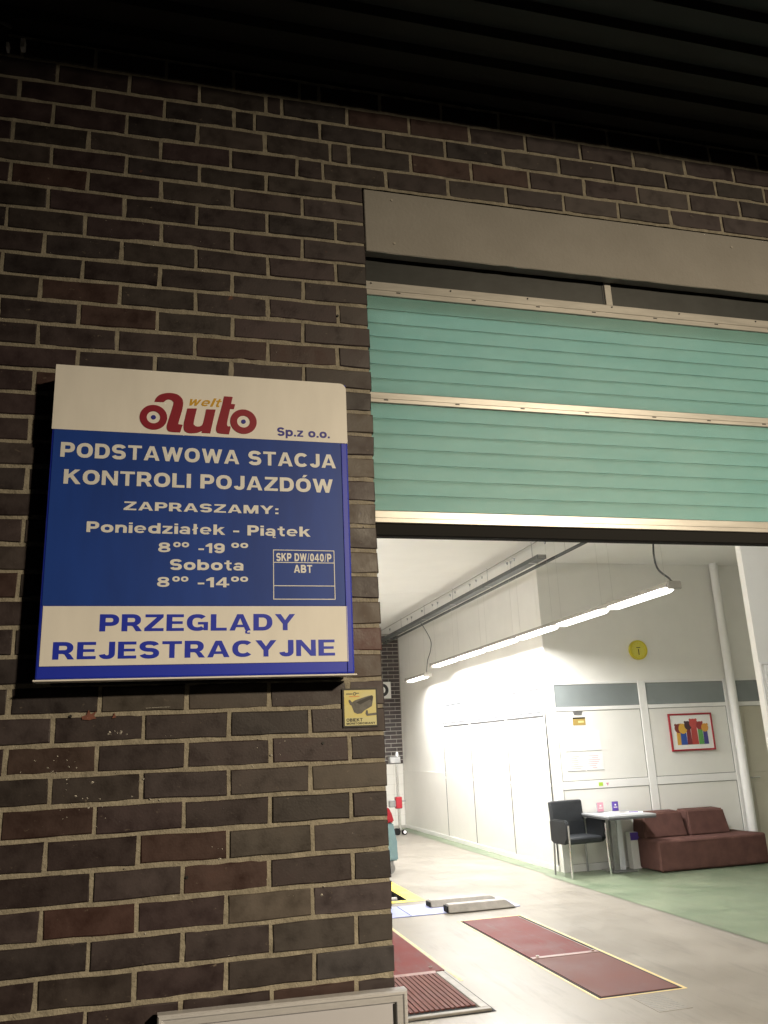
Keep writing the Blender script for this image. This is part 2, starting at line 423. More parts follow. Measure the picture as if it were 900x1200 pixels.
for i, (a, c, row) in enumerate(bricks):
    z0, z1 = zrow(row), zrow(row + 1)
    if z1 - z0 < 0.03: continue
    h = z1 - z0 - JV + rb.uniform(-.001, .001)
    w = c - a
    if cost((a, c, row)) == 0 and nvis < 298:
        nvis += 1
        me, bw = (rb.choice(FULL), .24) if w > .18 else (rb.choice(HALF), .115)
        o = bpy.data.objects.new('brick', me)
        o.location = ((a + c) / 2, rb.uniform(-.0018, .0018), (z0 + z1) / 2)
        o.scale = (w / bw, 1, h / .0715)
        o.rotation_euler = (rb.uniform(-.006, .006), rb.uniform(-.004, .004), rb.uniform(-.005, .005))
        key = (row, math.floor((a + c) / 2 / .25) if a < 0 else 99)
        colr = SPECIAL.get(key) or (rb.choice(REDS) if rb.random() < .05 else rb.choice(PAL))
        k = rb.uniform(.66, 1.02) if colr in PAL else .9
        o.color = (colr[0] * k * .94, colr[1] * k, colr[2] * k, 1)
        link(o, facade)
    else:
        box(spare, a, c, 0.0, 0.1, (z0 + z1) / 2 - h / 2, (z0 + z1) / 2 + h / 2)
sp = obj('outer_bricks', spare, mat('clinker_brick_outer', (.046, .032, .027), .5, var=.4, vscale=9), facade); sp['kind'] = 'stuff'
# mortar bed behind the joints: grid so that its face is uneven
def mortar_sheet(b, x0, x1, z0, z1, step=0.03):
    nx = max(1, int((x1 - x0) / step)); nz = max(1, int((z1 - z0) / step))
    g = [[b.verts.new((x0 + (x1 - x0) * i / nx, 0.0036 + rb.uniform(-.0016, .0016), z0 + (z1 - z0) * j / nz)) for i in range(nx + 1)] for j in range(nz + 1)]
    for j in range(nz):
        for i in range(nx):
            b.faces.new((g[j][i], g[j][i + 1], g[j + 1][i + 1], g[j + 1][i]))
b = B()
mortar_sheet(b, -3.2, -0.005, 0, 3.664)
mortar_sheet(b, -3.2, 5.6, 3.664, 4.12)
mortar_sheet(b, 4.005, 5.6, 0, 3.664, .1)
box(b, -3.2, -0.005, 0.012, 0.112, 0, 3.655)
box(b, -3.2, 5.6, 0.012, 0.112, 3.664, 4.12)
box(b, 4.005, 5.6, 0.012, 0.112, 0, 3.655)
obj('mortar', b, M['mortar'], facade)
b = B(); 
vs = box(b, 0.0005, 3.9995, -0.002, 0.040, 3.386, 3.656, 0.003)
bmesh.ops.subdivide_edges(b, edges=[e for e in b.edges if e.calc_length() > 1], cuts=70, use_grid_fill=True)
for v in b.verts:
    if v.co.z < 3.39: v.co.z += rb.uniform(-.0012, .0012)
obj('lintel', b, M['lintel'], facade)
b = B(); box(b, -3.2, -0.02, 0.114, 0.30, 0, 4.12); box(b, -0.02, 4.02, 0.114, 0.30, 3.46, 4.12); box(b, 4.02, 8.6, 0.114, 0.30, 0, 4.12)
obj('inner_leaf', b, M['wall'], facade)
for hx, hz in ((.11, 3.62), (.112, 3.43), (1.62, 3.60)):
    b = B(); cyl(b, (hx, -.0045, hz), (hx, -.001, hz), .005, n=10); obj('plug', b, M['fmortar'], facade)
b = B(); box(b, 0.001, 3.999, 0.042, 0.112, 3.64, 3.66); obj('lintel_backing', b, M['gap'], facade)

# mortar splashes and crumbs left on the brick faces
rs_ = random.Random(11); b = B()
def blob(b, x, z, r, y=-.0006):
    n = 7; c = b.verts.new((x, y - r * .35, z)); P = []
    for k in range(n):
        a = 2 * math.pi * k / n; q = r * rs_.uniform(.6, 1.3)
        P.append(b.verts.new((x + q * math.cos(a) * 1.2, y + .0022, z + q * math.sin(a))))
    for k in range(n): b.faces.new((c, P[k], P[(k + 1) % n]))
for cx_, cz_, n_, sp in ((-.815, 1.672, 9, .016), (-.66, 1.65, 5, .02), (-.97, 1.60, 12, .04), (-.90, 1.475, 16, .05), (-.73, 1.50, 7, .03), (-.72, 1.105, 9, .016), (-.52, 1.33, 6, .03), (-.35, 1.62, 6, .04), (-.25, 1.20, 8, .04)):
    for _ in range(n_): blob(b, cx_ + rs_.gauss(0, sp), cz_ + rs_.gauss(0, sp * .6), rs_.uniform(.0012, .0038))
for _ in range(110): blob(b, rs_.uniform(-1.3, -.03), rs_.uniform(.95, 3.6), rs_.uniform(.0008, .0022))
k_ = obj('mortar_splash', b, M['fmortar'], facade); k_['kind'] = 'stuff'
b = B(); plate(b, [(-.915, 1.722), (-.900, 1.728), (-.896, 1.741), (-.889, 1.729), (-.874, 1.736), (-.880, 1.724), (-.873, 1.716), (-.893, 1.712), (-.912, 1.714)], -.0026, .0045)
obj('orange_scuff', b, mat('orange_scuff', (.17, .065, .045), .8, var=.2, vscale=60), facade); b = B(); plate(b, [(-.829, 1.715), (-.823, 1.731), (-.818, 1.717)], -.0026, .0045); obj('orange_scuff', b, mat('orange_scuff', (.17, .065, .045), .8, var=.2, vscale=60), facade)
b = B(); tube(b, [(-.735, -.0025, 1.741), (-.700, -.0025, 1.7425), (-.665, -.0025, 1.7425)], .0008, 5); obj('scratch', b, M['fmortar'], facade)
for hx, hz in ((-.945, 1.725), (-.2015, 1.62), (-.605, 1.265), (-.115, 3.105)):
    b = B(); cyl(b, (hx, -.0025, hz), (hx, .004, hz), .0042, n=10); obj('drill_hole', b, M['ink'], facade)
# ------------------------------------------------------------------ canopy over the wall
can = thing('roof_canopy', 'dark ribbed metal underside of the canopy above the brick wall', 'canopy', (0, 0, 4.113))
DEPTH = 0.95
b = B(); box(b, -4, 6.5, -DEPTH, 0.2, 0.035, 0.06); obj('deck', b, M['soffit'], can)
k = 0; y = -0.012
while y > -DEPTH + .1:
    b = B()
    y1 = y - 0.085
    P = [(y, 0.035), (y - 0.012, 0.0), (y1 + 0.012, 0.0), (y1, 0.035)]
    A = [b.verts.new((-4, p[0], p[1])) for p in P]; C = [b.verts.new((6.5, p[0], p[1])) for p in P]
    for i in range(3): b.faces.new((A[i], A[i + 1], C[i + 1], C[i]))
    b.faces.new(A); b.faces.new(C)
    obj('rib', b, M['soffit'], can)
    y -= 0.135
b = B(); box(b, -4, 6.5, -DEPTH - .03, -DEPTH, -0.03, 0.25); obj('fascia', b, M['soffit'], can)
# small dark bracket with cable high on the left
br = thing('wall_bracket', 'small dark cable bracket with pale clips high in the top left corner', 'bracket', (-1.30, -0.03, 4.06))
b = B(); box(b, -.06, .01, -.05, .035, 0.0, .05, .004); obj('bracket_body', b, M['black'], br)
b = B(); tube(b, smoothpts([(-.10, -.06, -.02), (-.04, -.07, .0), (.0, -.06, .015), (.03, -.03, .03)]), .006); obj('cable', b, M['cord'], br)
b = B(); box(b, .012, .022, -.004, .024, -.035, -.008, .002); box(b, .058, .074, -.004, .024, -.022, .018, .002); obj('clip', b, M['s_white'], br)

# ------------------------------------------------------------------ block lettering drawn as strokes and polygons (cap height 1)
GW = 0.222
_c = GW / 2
def g_arc(cx, cy, rx, ry, a0, a1, n=18, e=2.35):
    out = []
    for k in range(n + 1):
        a = R(a0 + (a1 - a0) * k / n); u, v = math.cos(a), math.sin(a)
        out.append((cx + rx * math.copysign(abs(u) ** (2 / e), u), cy + ry * math.copysign(abs(v) ** (2 / e), v)))
    return out
def g_rect(x0, y0, x1, y1): return ('P', [(x0, y0), (x1, y0), (x1, y1), (x0, y1)])
def g_mir(P, w): return ('P', [(w - x, y) for x, y in P][::-1])
def G(ch):
    c = _c; W = GW; b = .175
    O = lambda w, h=1, y=0: ('C', g_arc(w / 2, y + h / 2, w / 2 - c, h / 2 - c * .93, 0, 342, 19))
    ogon = lambda x: ('S', [(x, .02), (x - .07, -.06), (x - .06, -.15), (x + .03, -.17), (x + .09, -.15)], .075)
    if ch == ' ': return .30, []
    if ch == 'O': return .84, [O(.84)]
    if ch == '0': return .66, [O(.66)]
    if ch == 'Ó': return .84, [O(.84), ('P', [(.36, 1.07), (.50, 1.07), (.66, 1.25), (.44, 1.25)])]
    if ch == 'D': return .78, [('C', [(c, c * .9), (.30, c * .9)] + g_arc(.36, .5, .42 - c, .5 - c * .9, -84, 84, 14) + [(.30, 1 - c * .9), (c, 1 - c * .9)])]
    if ch in 'PR':
        y0 = .43; ym = (1 - c + y0) / 2; ry = (1 - c * .9 - y0) / 2
        q = [('S', [(c, 0), (c, 1 - c * .9), (.36, 1 - c * .9)] + g_arc(.40, ym + .005, .33 - c, ry, 84, -84, 12) + [(.36, y0), (W, y0)])]
        if ch == 'R': q.append(('P', [(.30, .40), (.51, .40), (.63, .30), (.78, 0), (.55, 0), (.43, .28), (.30, .36)]))
        return (.76 if ch == 'R' else .72), q
    if ch == 'B':
        return .76, [('S', [(c, 0), (c, 1 - c * .9), (.36, 1 - c * .9)] + g_arc(.38, .725, .33 - c, .185, 84, -84, 10) + [(.36, .535), (W, .535)]),
                     ('S', [(W, .5), (.36, .5)] + g_arc(.42, .295, .34 - c, .205, 84, -84, 10) + [(.36, c * .9), (W, c * .9)])]
    if ch == 'S': return .74, [('S', g_arc(.37, .705, .37 - c, .205, 15, 262, 14) + g_arc(.37, .295, .37 - c, .205, 82, -165, 14))]
    if ch == 'C': return .80, [('S', g_arc(.42, .5, .42 - c, .5 - c * .93, 42, 318, 20))]
    if ch == 'G': return .84, [('S', g_arc(.42, .5, .42 - c, .5 - c * .93, 42, 312, 20)), g_rect(.44, .38, .84, .53), g_rect(.67, .03, .84, .379)]
    if ch == 'J': return .58, [('S', [(.58 - c, 1), (.58 - c, .34)] + g_arc(.29, .30, .29 - c, .30 - c * .9, -4, -172, 10))]
    if ch in 'AĄ':
        L_ = [(0, 0), (.215, 0), (.43, .76), (.43, 1), (.31, 1)]
        q = [('P', L_), g_mir(L_, .86), g_rect(.20, .20, .66, .355)]
        if ch == 'Ą': q.append(ogon(.74))
        return .86, q
    if ch == 'T': return .74, [g_rect(0, 1 - b, .74, 1), g_rect(.27, 0, .47, 1 - b - .0005)]
    if ch == 'E': return .68, [g_rect(0, 0, W, 1), g_rect(W, 0, .68, b), g_rect(W, 1 - b, .67, 1), g_rect(W, .42, .63, .58)]
    if ch == 'L': return .64, [g_rect(0, 0, W, 1), g_rect(W, 0, .64, b)]
    if ch == 'I': return .20, [g_rect(0, 0, W, 1)]
    if ch == 'Z': return .74, [g_rect(0, 0, .74, b), g_rect(.03, 1 - b, .73, 1), ('P', [(0, b), (.27, b), (.73, 1 - b), (.47, 1 - b)])]
    if ch == 'Y':
        L_ = [(0, 1), (.235, 1), (.42, .62), (.42, .40), (.315, .40)]
        return .84, [('P', L_), g_mir(L_, .84), g_rect(.32, 0, .52, .41)]
    if ch == 'W':
        A_ = [(0, 1), (.205, 1), (.425, 0), (.22, 0)]; B_ = [(.22, 0), (.425, 0), (.665, 1), (.475, 1)]
        return 1.14, [('P', A_), ('P', B_), g_mir(A_, 1.14), g_mir(B_, 1.14)]
    if ch == 'M':
        L_ = [(0, 1), (.27, 1), (.46, .34), (.46, 0), (.37, 0)]
        return .92, [g_rect(0, 0, .19, 1), g_rect(.73, 0, .92, 1), ('P', L_), g_mir(L_, .92)]
    if ch == 'N': return .80, [g_rect(0, 0, .195, 1), g_rect(.605, 0, .80, 1), ('P', [(0, 1), (.215, 1), (.80, 0), (.585, 0)])]
    if ch == 'K': return .82, [g_rect(0, 0, W, 1), ('P', [(.19, .34), (.19, .60), (.53, 1), (.79, 1)]), ('P', [(.27, .52), (.42, .68), (.84, 0), (.59, 0)])]
    if ch == ':': return .20, [g_rect(0, 0, .2, .2), g_rect(0, .5, .2, .7)]
    if ch == '.': return .20, [g_rect(0, 0, .2, .2)]
    if ch == '-': return .38, [g_rect(0, .28, .38, .45)]
    if ch == '/': return .34, [('P', [(0, -.02), (.11, -.02), (.34, 1.02), (.23, 1.02)])]
    X = .755
    if ch == 'o': return .74, [O(.74, X)]
    if ch in 'nh': return .68, [g_rect(0, 0, .195, X), ('S', [(c, .40)] + g_arc(.345, .42, .34 - c, .335 - c * .9, 170, 4, 12) + [(.68 - c, 0)])]
    if ch == 'i': return .20, [g_rect(0, 0, W, X - .01), g_rect(0, .84, W, 1)]
    if ch == 'l': return .20, [g_rect(0, 0, W, 1)]
    if ch == 'ł': return .34, [g_rect(.07, 0, .27, 1), ('P', [(0, .36), (.34, .56), (.34, .70), (0, .50)])]
    if ch == 'e': return .74, [('S', [(.70, .355)] + g_arc(.37, X / 2, .37 - c, X / 2 - c * .88, 2, 318, 18), .17), g_rect(.15, .315, .68, .425)]
    if ch == 'd': return .74, [O(.74, X), g_rect(.545, 0, .74, 1)]
    if ch == 'b': return .74, [O(.74, X), g_rect(0, 0, .195, 1)]
    if ch == 'p': return .74, [O(.74, X), g_rect(0, -.26, .195, X)]
    if ch == 'z': return .62, [g_rect(0, 0, .62, .16), g_rect(.02, X - .16, .61, X), ('P', [(0, .16), (.27, .16), (.61, X - .16), (.35, X - .16)])]
    if ch == 'k': return .72, [g_rect(0, 0, W, 1), ('P', [(.19, .24), (.19, .45), (.44, X), (.70, X)]), ('P', [(.27, .38), (.41, .52), (.74, 0), (.50, 0)])]
    if ch == 't': return .46, [('S', [(.23, .95), (.23, .24), (.30, .09), (.46, .085)], .18), g_rect(0, X - .15, .46, X)]
    if ch in 'aą':
        q = [('S', g_arc(.34, .46, .33 - c, X - .46 - c * .85, 160, 6, 10) + [(.66 - c, .0)], .18), ('C', g_arc(.30, .225, .30 - .085, .225 - .08, 0, 336, 15), .16)]
        if ch == 'ą': q.append(ogon(.58))
        return .68, q
    if ch == 'w':
        A_ = [(0, X), (.19, X), (.37, 0), (.19, 0)]; B_ = [(.19, 0), (.37, 0), (.575, X), (.40, X)]
        return .97, [('P', A_), ('P', B_), g_mir(A_, .97), g_mir(B_, .97)]
    if ch == '8': return .74, [('C', g_arc(.37, .73, .34 - c, .265 - c * .85, 0, 336, 15), .18), ('C', g_arc(.37, .285, .37 - c, .285 - c * .85, 0, 336, 15), .18)]
    if ch == '1': return .46, [g_rect(.24, 0, .45, 1), ('P', [(0, .62), (.24, .66), (.24, .98), (.0, .78)])]
    if ch == '9': return .74, [('C', g_arc(.37, .67, .37 - c, .33 - c * .9, 0, 340, 17)), ('S', [(.74 - c, .66), (.74 - c, .45)] + g_arc(.37, .40, .37 - c, .40 - c * .9, -2, -155, 10))]
    if ch == '4': return .78, [g_rect(.42, 0, .61, 1), g_rect(0, .20, .419, .36), g_rect(.611, .20, .78, .36), ('P', [(0, .36), (.21, .36), (.42, .72), (.42, 1)])]
    return .3, []
def strip(bm, pts, w, closed, y, t):
    n = len(pts); P = [Vector(p) for p in pts]; L_, R_ = [], []
    for i in range(n):
        a = P[i - 1] if (i > 0 or closed) else None
        d = P[(i + 1) % n] if (i < n - 1 or closed) else None
        u = (P[i] - a).normalized() if a is not None else None
        v = (d - P[i]).normalized() if d is not None else None
        if u is None: u = v
        if v is None: v = u
        nu = Vector((-u.y, u.x)); nv = Vector((-v.y, v.x)); m = nu + nv
        m = m / max(m.length_squared, .25) * 2
        L_.append(P[i] + m * w / 2); R_.append(P[i] - m * w / 2)
    return L_, R_
def text(body, x0, x1, z0, z1, y, m, parent, name='lettering', gap=.11, shear=0.0, t=0.0006, own=False, **kw):
    if ' ' in body:                                   # one object per word
        adv = lambda q: sum(G(c)[0] + gap for c in q)
        full = adv(body) - gap; pos = 0
        for wd in body.split(' '):
            a = pos; e = a + adv(wd) - gap
            text(wd, x0 + a / full * (x1 - x0), x0 + e / full * (x1 - x0), z0, z1, y, m, parent, name, gap, shear, t, own)
            pos = e + gap + G(' ')[0] + gap
        return
    shapes = []; cx = 0
    for ch in body:
        w, q = G(ch)
        for sh in q: shapes.append((cx, sh))
        cx += w + (gap if ch != ' ' else gap)
    wt = cx - gap
    allp = []
    bm = bmesh.new()
    H_ = (0.755 if own else 1.0)
    def T2(px, py): return (x0 + (px + shear * py) / wt * (x1 - x0), z0 + py / H_ * (z1 - z0))
    for k, (ox, sh) in enumerate(shapes):
        yy = y - (k % 5) * 0.00003
        if sh[0] == 'P':
            plate(bm, [T2(ox + px, py) for px, py in sh[1]], yy - t, t)
        else:
            w = sh[2] if len(sh) > 2 else GW
            L_, R_ = strip(bm, sh[1], w, sh[0] == 'C', yy, t)
            fr = [(bm.verts.new((*[T2(ox + a.x, a.y)[0]], yy - t, T2(ox + a.x, a.y)[1])), bm.verts.new((T2(ox + d.x, d.y)[0], yy - t, T2(ox + d.x, d.y)[1])),
                   bm.verts.new((T2(ox + a.x, a.y)[0], yy, T2(ox + a.x, a.y)[1])), bm.verts.new((T2(ox + d.x, d.y)[0], yy, T2(ox + d.x, d.y)[1]))) for a, d in zip(L_, R_)]
            n = len(fr); rng = range(n) if sh[0] == 'C' else range(n - 1)
            for i in rng:
                p, q = fr[i], fr[(i + 1) % n]
                bm.faces.new((p[0], p[1], q[1], q[0])); bm.faces.new((p[0], q[0], q[2], p[2])); bm.faces.new((p[1], p[3], q[3], q[1]))
    return obj(name, bm, m, parent)

# ------------------------------------------------------------------ the big sign
sg = thing('station_sign', 'large blue and white vehicle inspection station sign with red logo and opening hours', 'sign', (0, 0, 0))
YF = -0.100
b = B(); box(b, -1.037, -0.1155, YF, -0.018, 1.822, 2.789, .006, 2); obj('cabinet', b, M['s_blue'], sg)
def rpanel(x0, x1, z0, z1, y, t, m, name, rad=0.0):
    bm = B()
    pts = [(x0, z0), (x1, z0)]
    if rad:
        for k in range(7):
            a = math.pi / 2 * k / 6
            pts.append((x1 - rad + rad * math.cos(a), z1 - rad + rad * math.sin(a)))
    else: pts.append((x1, z1))
    pts.append((x0, z1))
    plate(bm, pts, y, t)
    return obj(name, bm, m, sg)
rpanel(-1.0375, -0.1165, 2.5755, 2.7905, YF - .0030, .0035, M['s_white'], 'upper_panel', .022)
rpanel(-1.030, -0.140, 2.0325, 2.5755, YF - .0022, .0025, M['s_navy'], 'middle_panel')
rpanel(-1.0265, -0.135, 1.859, 2.0305, YF - .0030, .0035, M['s_white'], 'lower_panel')
b = B(); box(b, -0.1385, -0.1360, YF - .0034, YF, 1.826, 2.574, .0008); obj('edge_bead', b, M['s_blue'], sg)
b = B(); box(b, -1.041, -0.110, YF - .006, -0.03, 1.8165, 1.8215, .001); obj('bottom_lip', b, M['s_white'], sg)
b = B(); box(b, -1.00, -0.15, -0.05, 0.0, 1.812, 1.8155); obj('back_rail', b, M['black'], sg)
for x in (-.816, -.347):
    b = B(); cyl(b, (x, -.06, 2.789), (x, -.06, 2.801), .006, n=10); box(b, x - .012, x + .012, -.07, 0.0, 2.7892, 2.7925); obj('hanger', b, M['steel'], sg)
YL_ = YF - .0022
TY = YL_ - .0001
text('PODSTAWOWA STACJA', -1.008, -.158, 2.4865, 2.5335, TY, M['s_letter'], sg, bold=.042)
text('KONTROLI POJAZDÓW', -.994, -.170, 2.4015, 2.4475, TY, M['s_letter'], sg, bold=.042)
text('ZAPRASZAMY:', -.818, -.348, 2.3245, 2.3515, TY, M['s_letter'], sg, bold=.035)
text('Poniedziałek - Piątek', -.921, -.247, 2.253, 2.2855, TY, M['s_letter'], sg, bold=.045)
for z, n1, a1 in ((2.195, '19', -.515), (2.0885, '14', -.500)):
    text('8', -.714, -.676, z, z + .0305, TY, M['s_letter'], sg, bold=.045)
    text('oo', -.669, -.622, z + .0165, z + .0325, TY, M['s_letter'], sg, bold=.03, own=True)
    text('-' + n1, -.594, a1, z, z + .0305, TY, M['s_letter'], sg, bold=.045)
    text('oo', -.495, -.443, z + .0175, z + .0335, TY, M['s_letter'], sg, bold=.03, own=True)
text('Sobota', -.677, -.456, 2.141, 2.1735, TY, M['s_letter'], sg, bold=.045)
TW = YF - .0031
text('PRZEGLĄDY', -.870, -.299, 1.9565, 2.0060, TW, M['s_blue'], sg, bold=.038)
text('REJESTRACYJNE', -.993, -.177, 1.8775, 1.9265, TW, M['s_blue'], sg, bold=.042)
text('Sp.z o.o.', -.350, -.176, 2.5905, 2.6195, TW, M['s_indigo'], sg, bold=.025)
text('welt', -.638, -.538, 2.678, 2.708, TW, M['s_yellow'], sg, name='logo_word', bold=.05, shear=.35)
text('SKP DW/040/P', -.356, -.181, 2.1725, 2.1980, TY, M['s_letter'], sg, bold=.02)
text('ABT', -.301, -.243, 2.136, 2.161, TY, M['s_letter'], sg, bold=.02)
b = B()
for (x0, x1, z0, z1) in ((-.366, -.3635, 2.051, 2.209), (-.1735, -.171, 2.051, 2.209), (-.3635, -.1735, 2.2065, 2.209), (-.3635, -.1735, 2.051, 2.0535),
                         (-.3635, -.1735, 2.167, 2.1695), (-.3635, -.1735, 2.093, 2.0955)):
    box(b, x0, x1, TY - .0012, TY, z0, z1)
obj('licence_box', b, M['s_letter'], sg)
# the logo
def arc(P, n=5):
    Q = [Vector((p[0], 0, p[1])) for p in P]; return Q
A = [(-0.739, 2.683), (-0.735, 2.695), (-0.725, 2.707), (-0.707, 2.715), (-0.688, 2.717), (-0.668, 2.713), (-0.654, 2.7), (-0.65, 2.684), (-0.652, 2.664), (-0.664, 2.612), (-0.65, 2.61), (-0.657, 2.584), (-0.684, 2.584), (-0.695, 2.588), (-0.699, 2.6), (-0.696, 2.617), (-0.681, 2.677), (-0.683, 2.689), (-0.693, 2.694), (-0.702, 2.692), (-0.711, 2.684)]
U = [(-0.637, 2.667), (-0.607, 2.669), (-0.616, 2.62), (-0.612, 2.61), (-0.603, 2.607), (-0.592, 2.611), (-0.586, 2.624), (-0.578, 2.668), (-0.548, 2.669), (-0.564, 2.586), (-0.592, 2.586), (-0.59, 2.592), (-0.607, 2.585), (-0.629, 2.583), (-0.643, 2.589), (-0.647, 2.601), (-0.646, 2.62)]
T_ = [(-0.522, 2.717), (-0.494, 2.717), (-0.499, 2.692), (-0.486, 2.691), (-0.49, 2.674), (-0.502, 2.674), (-0.511, 2.626), (-0.509, 2.614), (-0.5, 2.612), (-0.505, 2.586), (-0.53, 2.587), (-0.542, 2.59), (-0.546, 2.602), (-0.543, 2.621), (-0.527, 2.689), ]
def rounded(P, corners):
    """keep the points in corners sharp, spline the others"""
    out = []; n = len(P)
    for i in range(n):
        p0, p1 = Vector(P[i]), Vector(P[(i + 1) % n])
        a = Vector(P[i - 1]) if i not in corners else p0 - (p1 - p0)
        d = Vector(P[(i + 2) % n]) if (i + 1) % n not in corners else p1 + (p1 - p0)
        for k in range(4):
            t = k / 4
            q = 0.5 * ((2 * p0) + (p1 - a) * t + (2 * a - 5 * p0 + 4 * p1 - d) * t * t + (3 * p0 - a - 3 * p1 + d) * t ** 3)
            out.append((q.x, q.y))
    return out
for P, c in ((A, {0, 8, 9, 10, 11, 20}), (U, {0, 1, 7, 8, 9, 10}), (T_, {0, 1, 2, 3, 4, 5, 9, 14})):
    b = B(); plate(b, rounded(P, c), TW - .0012, .0012); obj('logo_letter', b, M['s_red'], sg)
for cx, cz, ro in ((-.7400, 2.6305, .0420), (-.4590, 2.6325, .0425)):
    b = B(); ring(b, cx, cz, .0205, ro, TW - .0015, .0015, sx=1.0); obj('logo_wheel', b, M['s_red'], sg)
    b = B(); ring(b, cx, cz, 0, .0075, TW - .0015, .0015, n=24); obj('logo_hub', b, M['s_indigo'], sg)

# ------------------------------------------------------------------ small camera warning sticker
st = thing('camera_warning_sticker', 'small square yellow CCTV warning sticker with black border beside the doorway', 'sticker', (0, 0, 0))
x0, x1, z0, z1 = -.1375, -.0235, 1.6635, 1.7835
b = B(); box(b, x0, x1, -.0048, -.0028, z0, z1, .0004); obj('border', b, M['ink'], st)
b = B(); box(b, x0 + .0055, x1 - .0055, -.0056, -.0046, z0 + .0055, z1 - .0055); obj('yellow_field', b, M['sticker_y'], st)
b = B(); box(b, x0 + .0055, x1 - .0055, -.0060, -.0055, z0 + .0055, z0 + .030); obj('text_band', b, M['sticker_pale'], st)
text('OBIEKT', x0 + .011, x0 + .063, z0 + .0175, z0 + .0275, -.0061, M['ink'], st, bold=.04, t=.0003)
text('MONITOROWANY', x0 + .011, x1 - .010, z0 + .0085, z0 + .0150, -.0061, M['ink'], st, bold=.03, t=.0003)
def sp_(u, v): return (x0 + .114 * u, z1 - .12 * v)
cam_out = [(.22, .36), (.17, .30), (.13, .29), (.12, .33), (.16, .42), (.20, .44), (.24, .54), (.27, .62), (.36, .66), (.48, .65), (.56, .58), (.78, .47), (.82, .30), (.83, .22), (.79, .19), (.70, .20), (.40, .28), (.30, .31)]
cam_out = [(.05 + u * 1.0, v) for u, v in cam_out]
b = B(); plate(b, [sp_(*p) for p in cam_out], -.0062, .0005); obj('camera_picture', b, M['camgrey'], st)
b = B(); plate(b, [sp_(*p) for p in [(.38, .36), (.85, .19), (.87, .24), (.84, .34), (.78, .30), (.50, .42)]], -.0065, .0003); obj('camera_hood', b, M['ink'], st)
b = B(); plate(b, [sp_(*p) for p in [(.66, .58), (.70, .56), (.72, .66), (.95, .64), (.95, .70), (.68, .72), (.64, .66)]], -.0062, .0005); obj('camera_arm', b, M['camgrey'], st)
b = B(); ring(b, *sp_(.35, .14), .003, .0052, -.0064, .0005, n=16); box(b, x0 + .012, x0 + .033, -.0064, -.0059, z1 - .0185, z1 - .0155); box(b, x0 + .044, x0 + .054, -.0064, -.0059, z1 - .0165, z1 - .0140); obj('emblem', b, M['camgrey'], st)
b = B(); box(b, x0 + .022, x0 + .055, -.0064, -.0059, z1 - .0262, z1 - .0240); obj('emblem_line', b, M['orange'], st)

# ------------------------------------------------------------------ poster frame low on the wall
pf = thing('poster_frame', 'silver snap frame poster holder at the foot of the brick wall with pale paper', 'poster frame', (-.336, -.05, 0))
px0, px1, pz0, pz1 = -.352, .352, -.02, .0
ZT = .930
rot = R(-1.2)
def prof(bm, pts_l, a, c):
    """extrude an (offset inward, y) profile along a->c with mitred ends; a and c are (x,z) outer corners, inner dir given by order"""
pfr = [(-.350, .345, .42, ZT)]
Xl, Xr, Zb, Zt = -.350, .345, .42, ZT
outer = [(Xl, Zb), (Xr, Zb), (Xr, Zt), (Xl, Zt)]
def inset(d): return [(Xl + d, Zb + d), (Xr - d, Zb + d), (Xr - d, Zt - d), (Xl + d, Zt - d)]
prf = [(0, .030), (0, -.004), (.004, -.009), (.010, -.009), (.014, -.004), (.030, -.001), (.033, .004), (.033, .012)]
for s in range(4):
    b = B()
    A_ = [b.verts.new((inset(d)[s][0], yy, inset(d)[s][1])) for d, yy in prf]
    C_ = [b.verts.new((inset(d)[(s + 1) % 4][0], yy, inset(d)[(s + 1) % 4][1])) for d, yy in prf]
    for i in range(len(prf) - 1): b.faces.new((A_[i], A_[i + 1], C_[i + 1], C_[i]))
    obj('frame_side', b, M['alu2'], pf)
b = B(); box(b, Xl + .034, Xr - .034, .008, .012, Zb + .034, Zt - .034); obj('poster', b, M['poster'], pf)
b = B(); box(b, Xr - .039, Xr - .034, .004, .0078, Zb + .036, Zt - .036); obj('gasket', b, M['ink'], pf)
b = B(); box(b, Xl + .01, Xr - .01, .014, .049, Zb + .01, Zt - .01); obj('back_board', b, M['gap'], pf)
pf.rotation_euler = (0, R(.6), 0)

# ------------------------------------------------------------------ sectional door
dr = thing('sectional_door', 'half raised teal sectional garage door with aluminium rails above the doorway', 'garage door', (0, 0, 0))
DX0, DX1, DY = 0.004, 3.996, 0.045
def slat(zb, zt):
    bm = B()
    n = 40
    prof_ = [(DY + .012, zb), (DY - .0012, zb + .0006), (DY - .0012, zb + .004), (DY + .0002, zt - .007), (DY + .0010, zt - .003), (DY + .0010, zt), (DY + .012, zt)]
    rows = []
    for i in range(n + 1):
        x = DX0 + (DX1 - DX0) * i / n
        w = rb.uniform(-.0004, .0004)
        rows.append([bm.verts.new((x, y + w, z)) for y, z in prof_])
    for q, w in zip(rows, rows[1:]):
        for i in range(len(prof_) - 1): bm.faces.new((q[i], w[i], w[i + 1], q[i + 1]))
    return obj('slat', bm, M['teal'], dr)
for k in range(7): slat(2.836 + .056 * k, 2.836 + .056 * (k + 1) - .0002)
for k in range(7): slat(2.391 + .0574 * k, 2.391 + .0574 * (k + 1) - .0002)
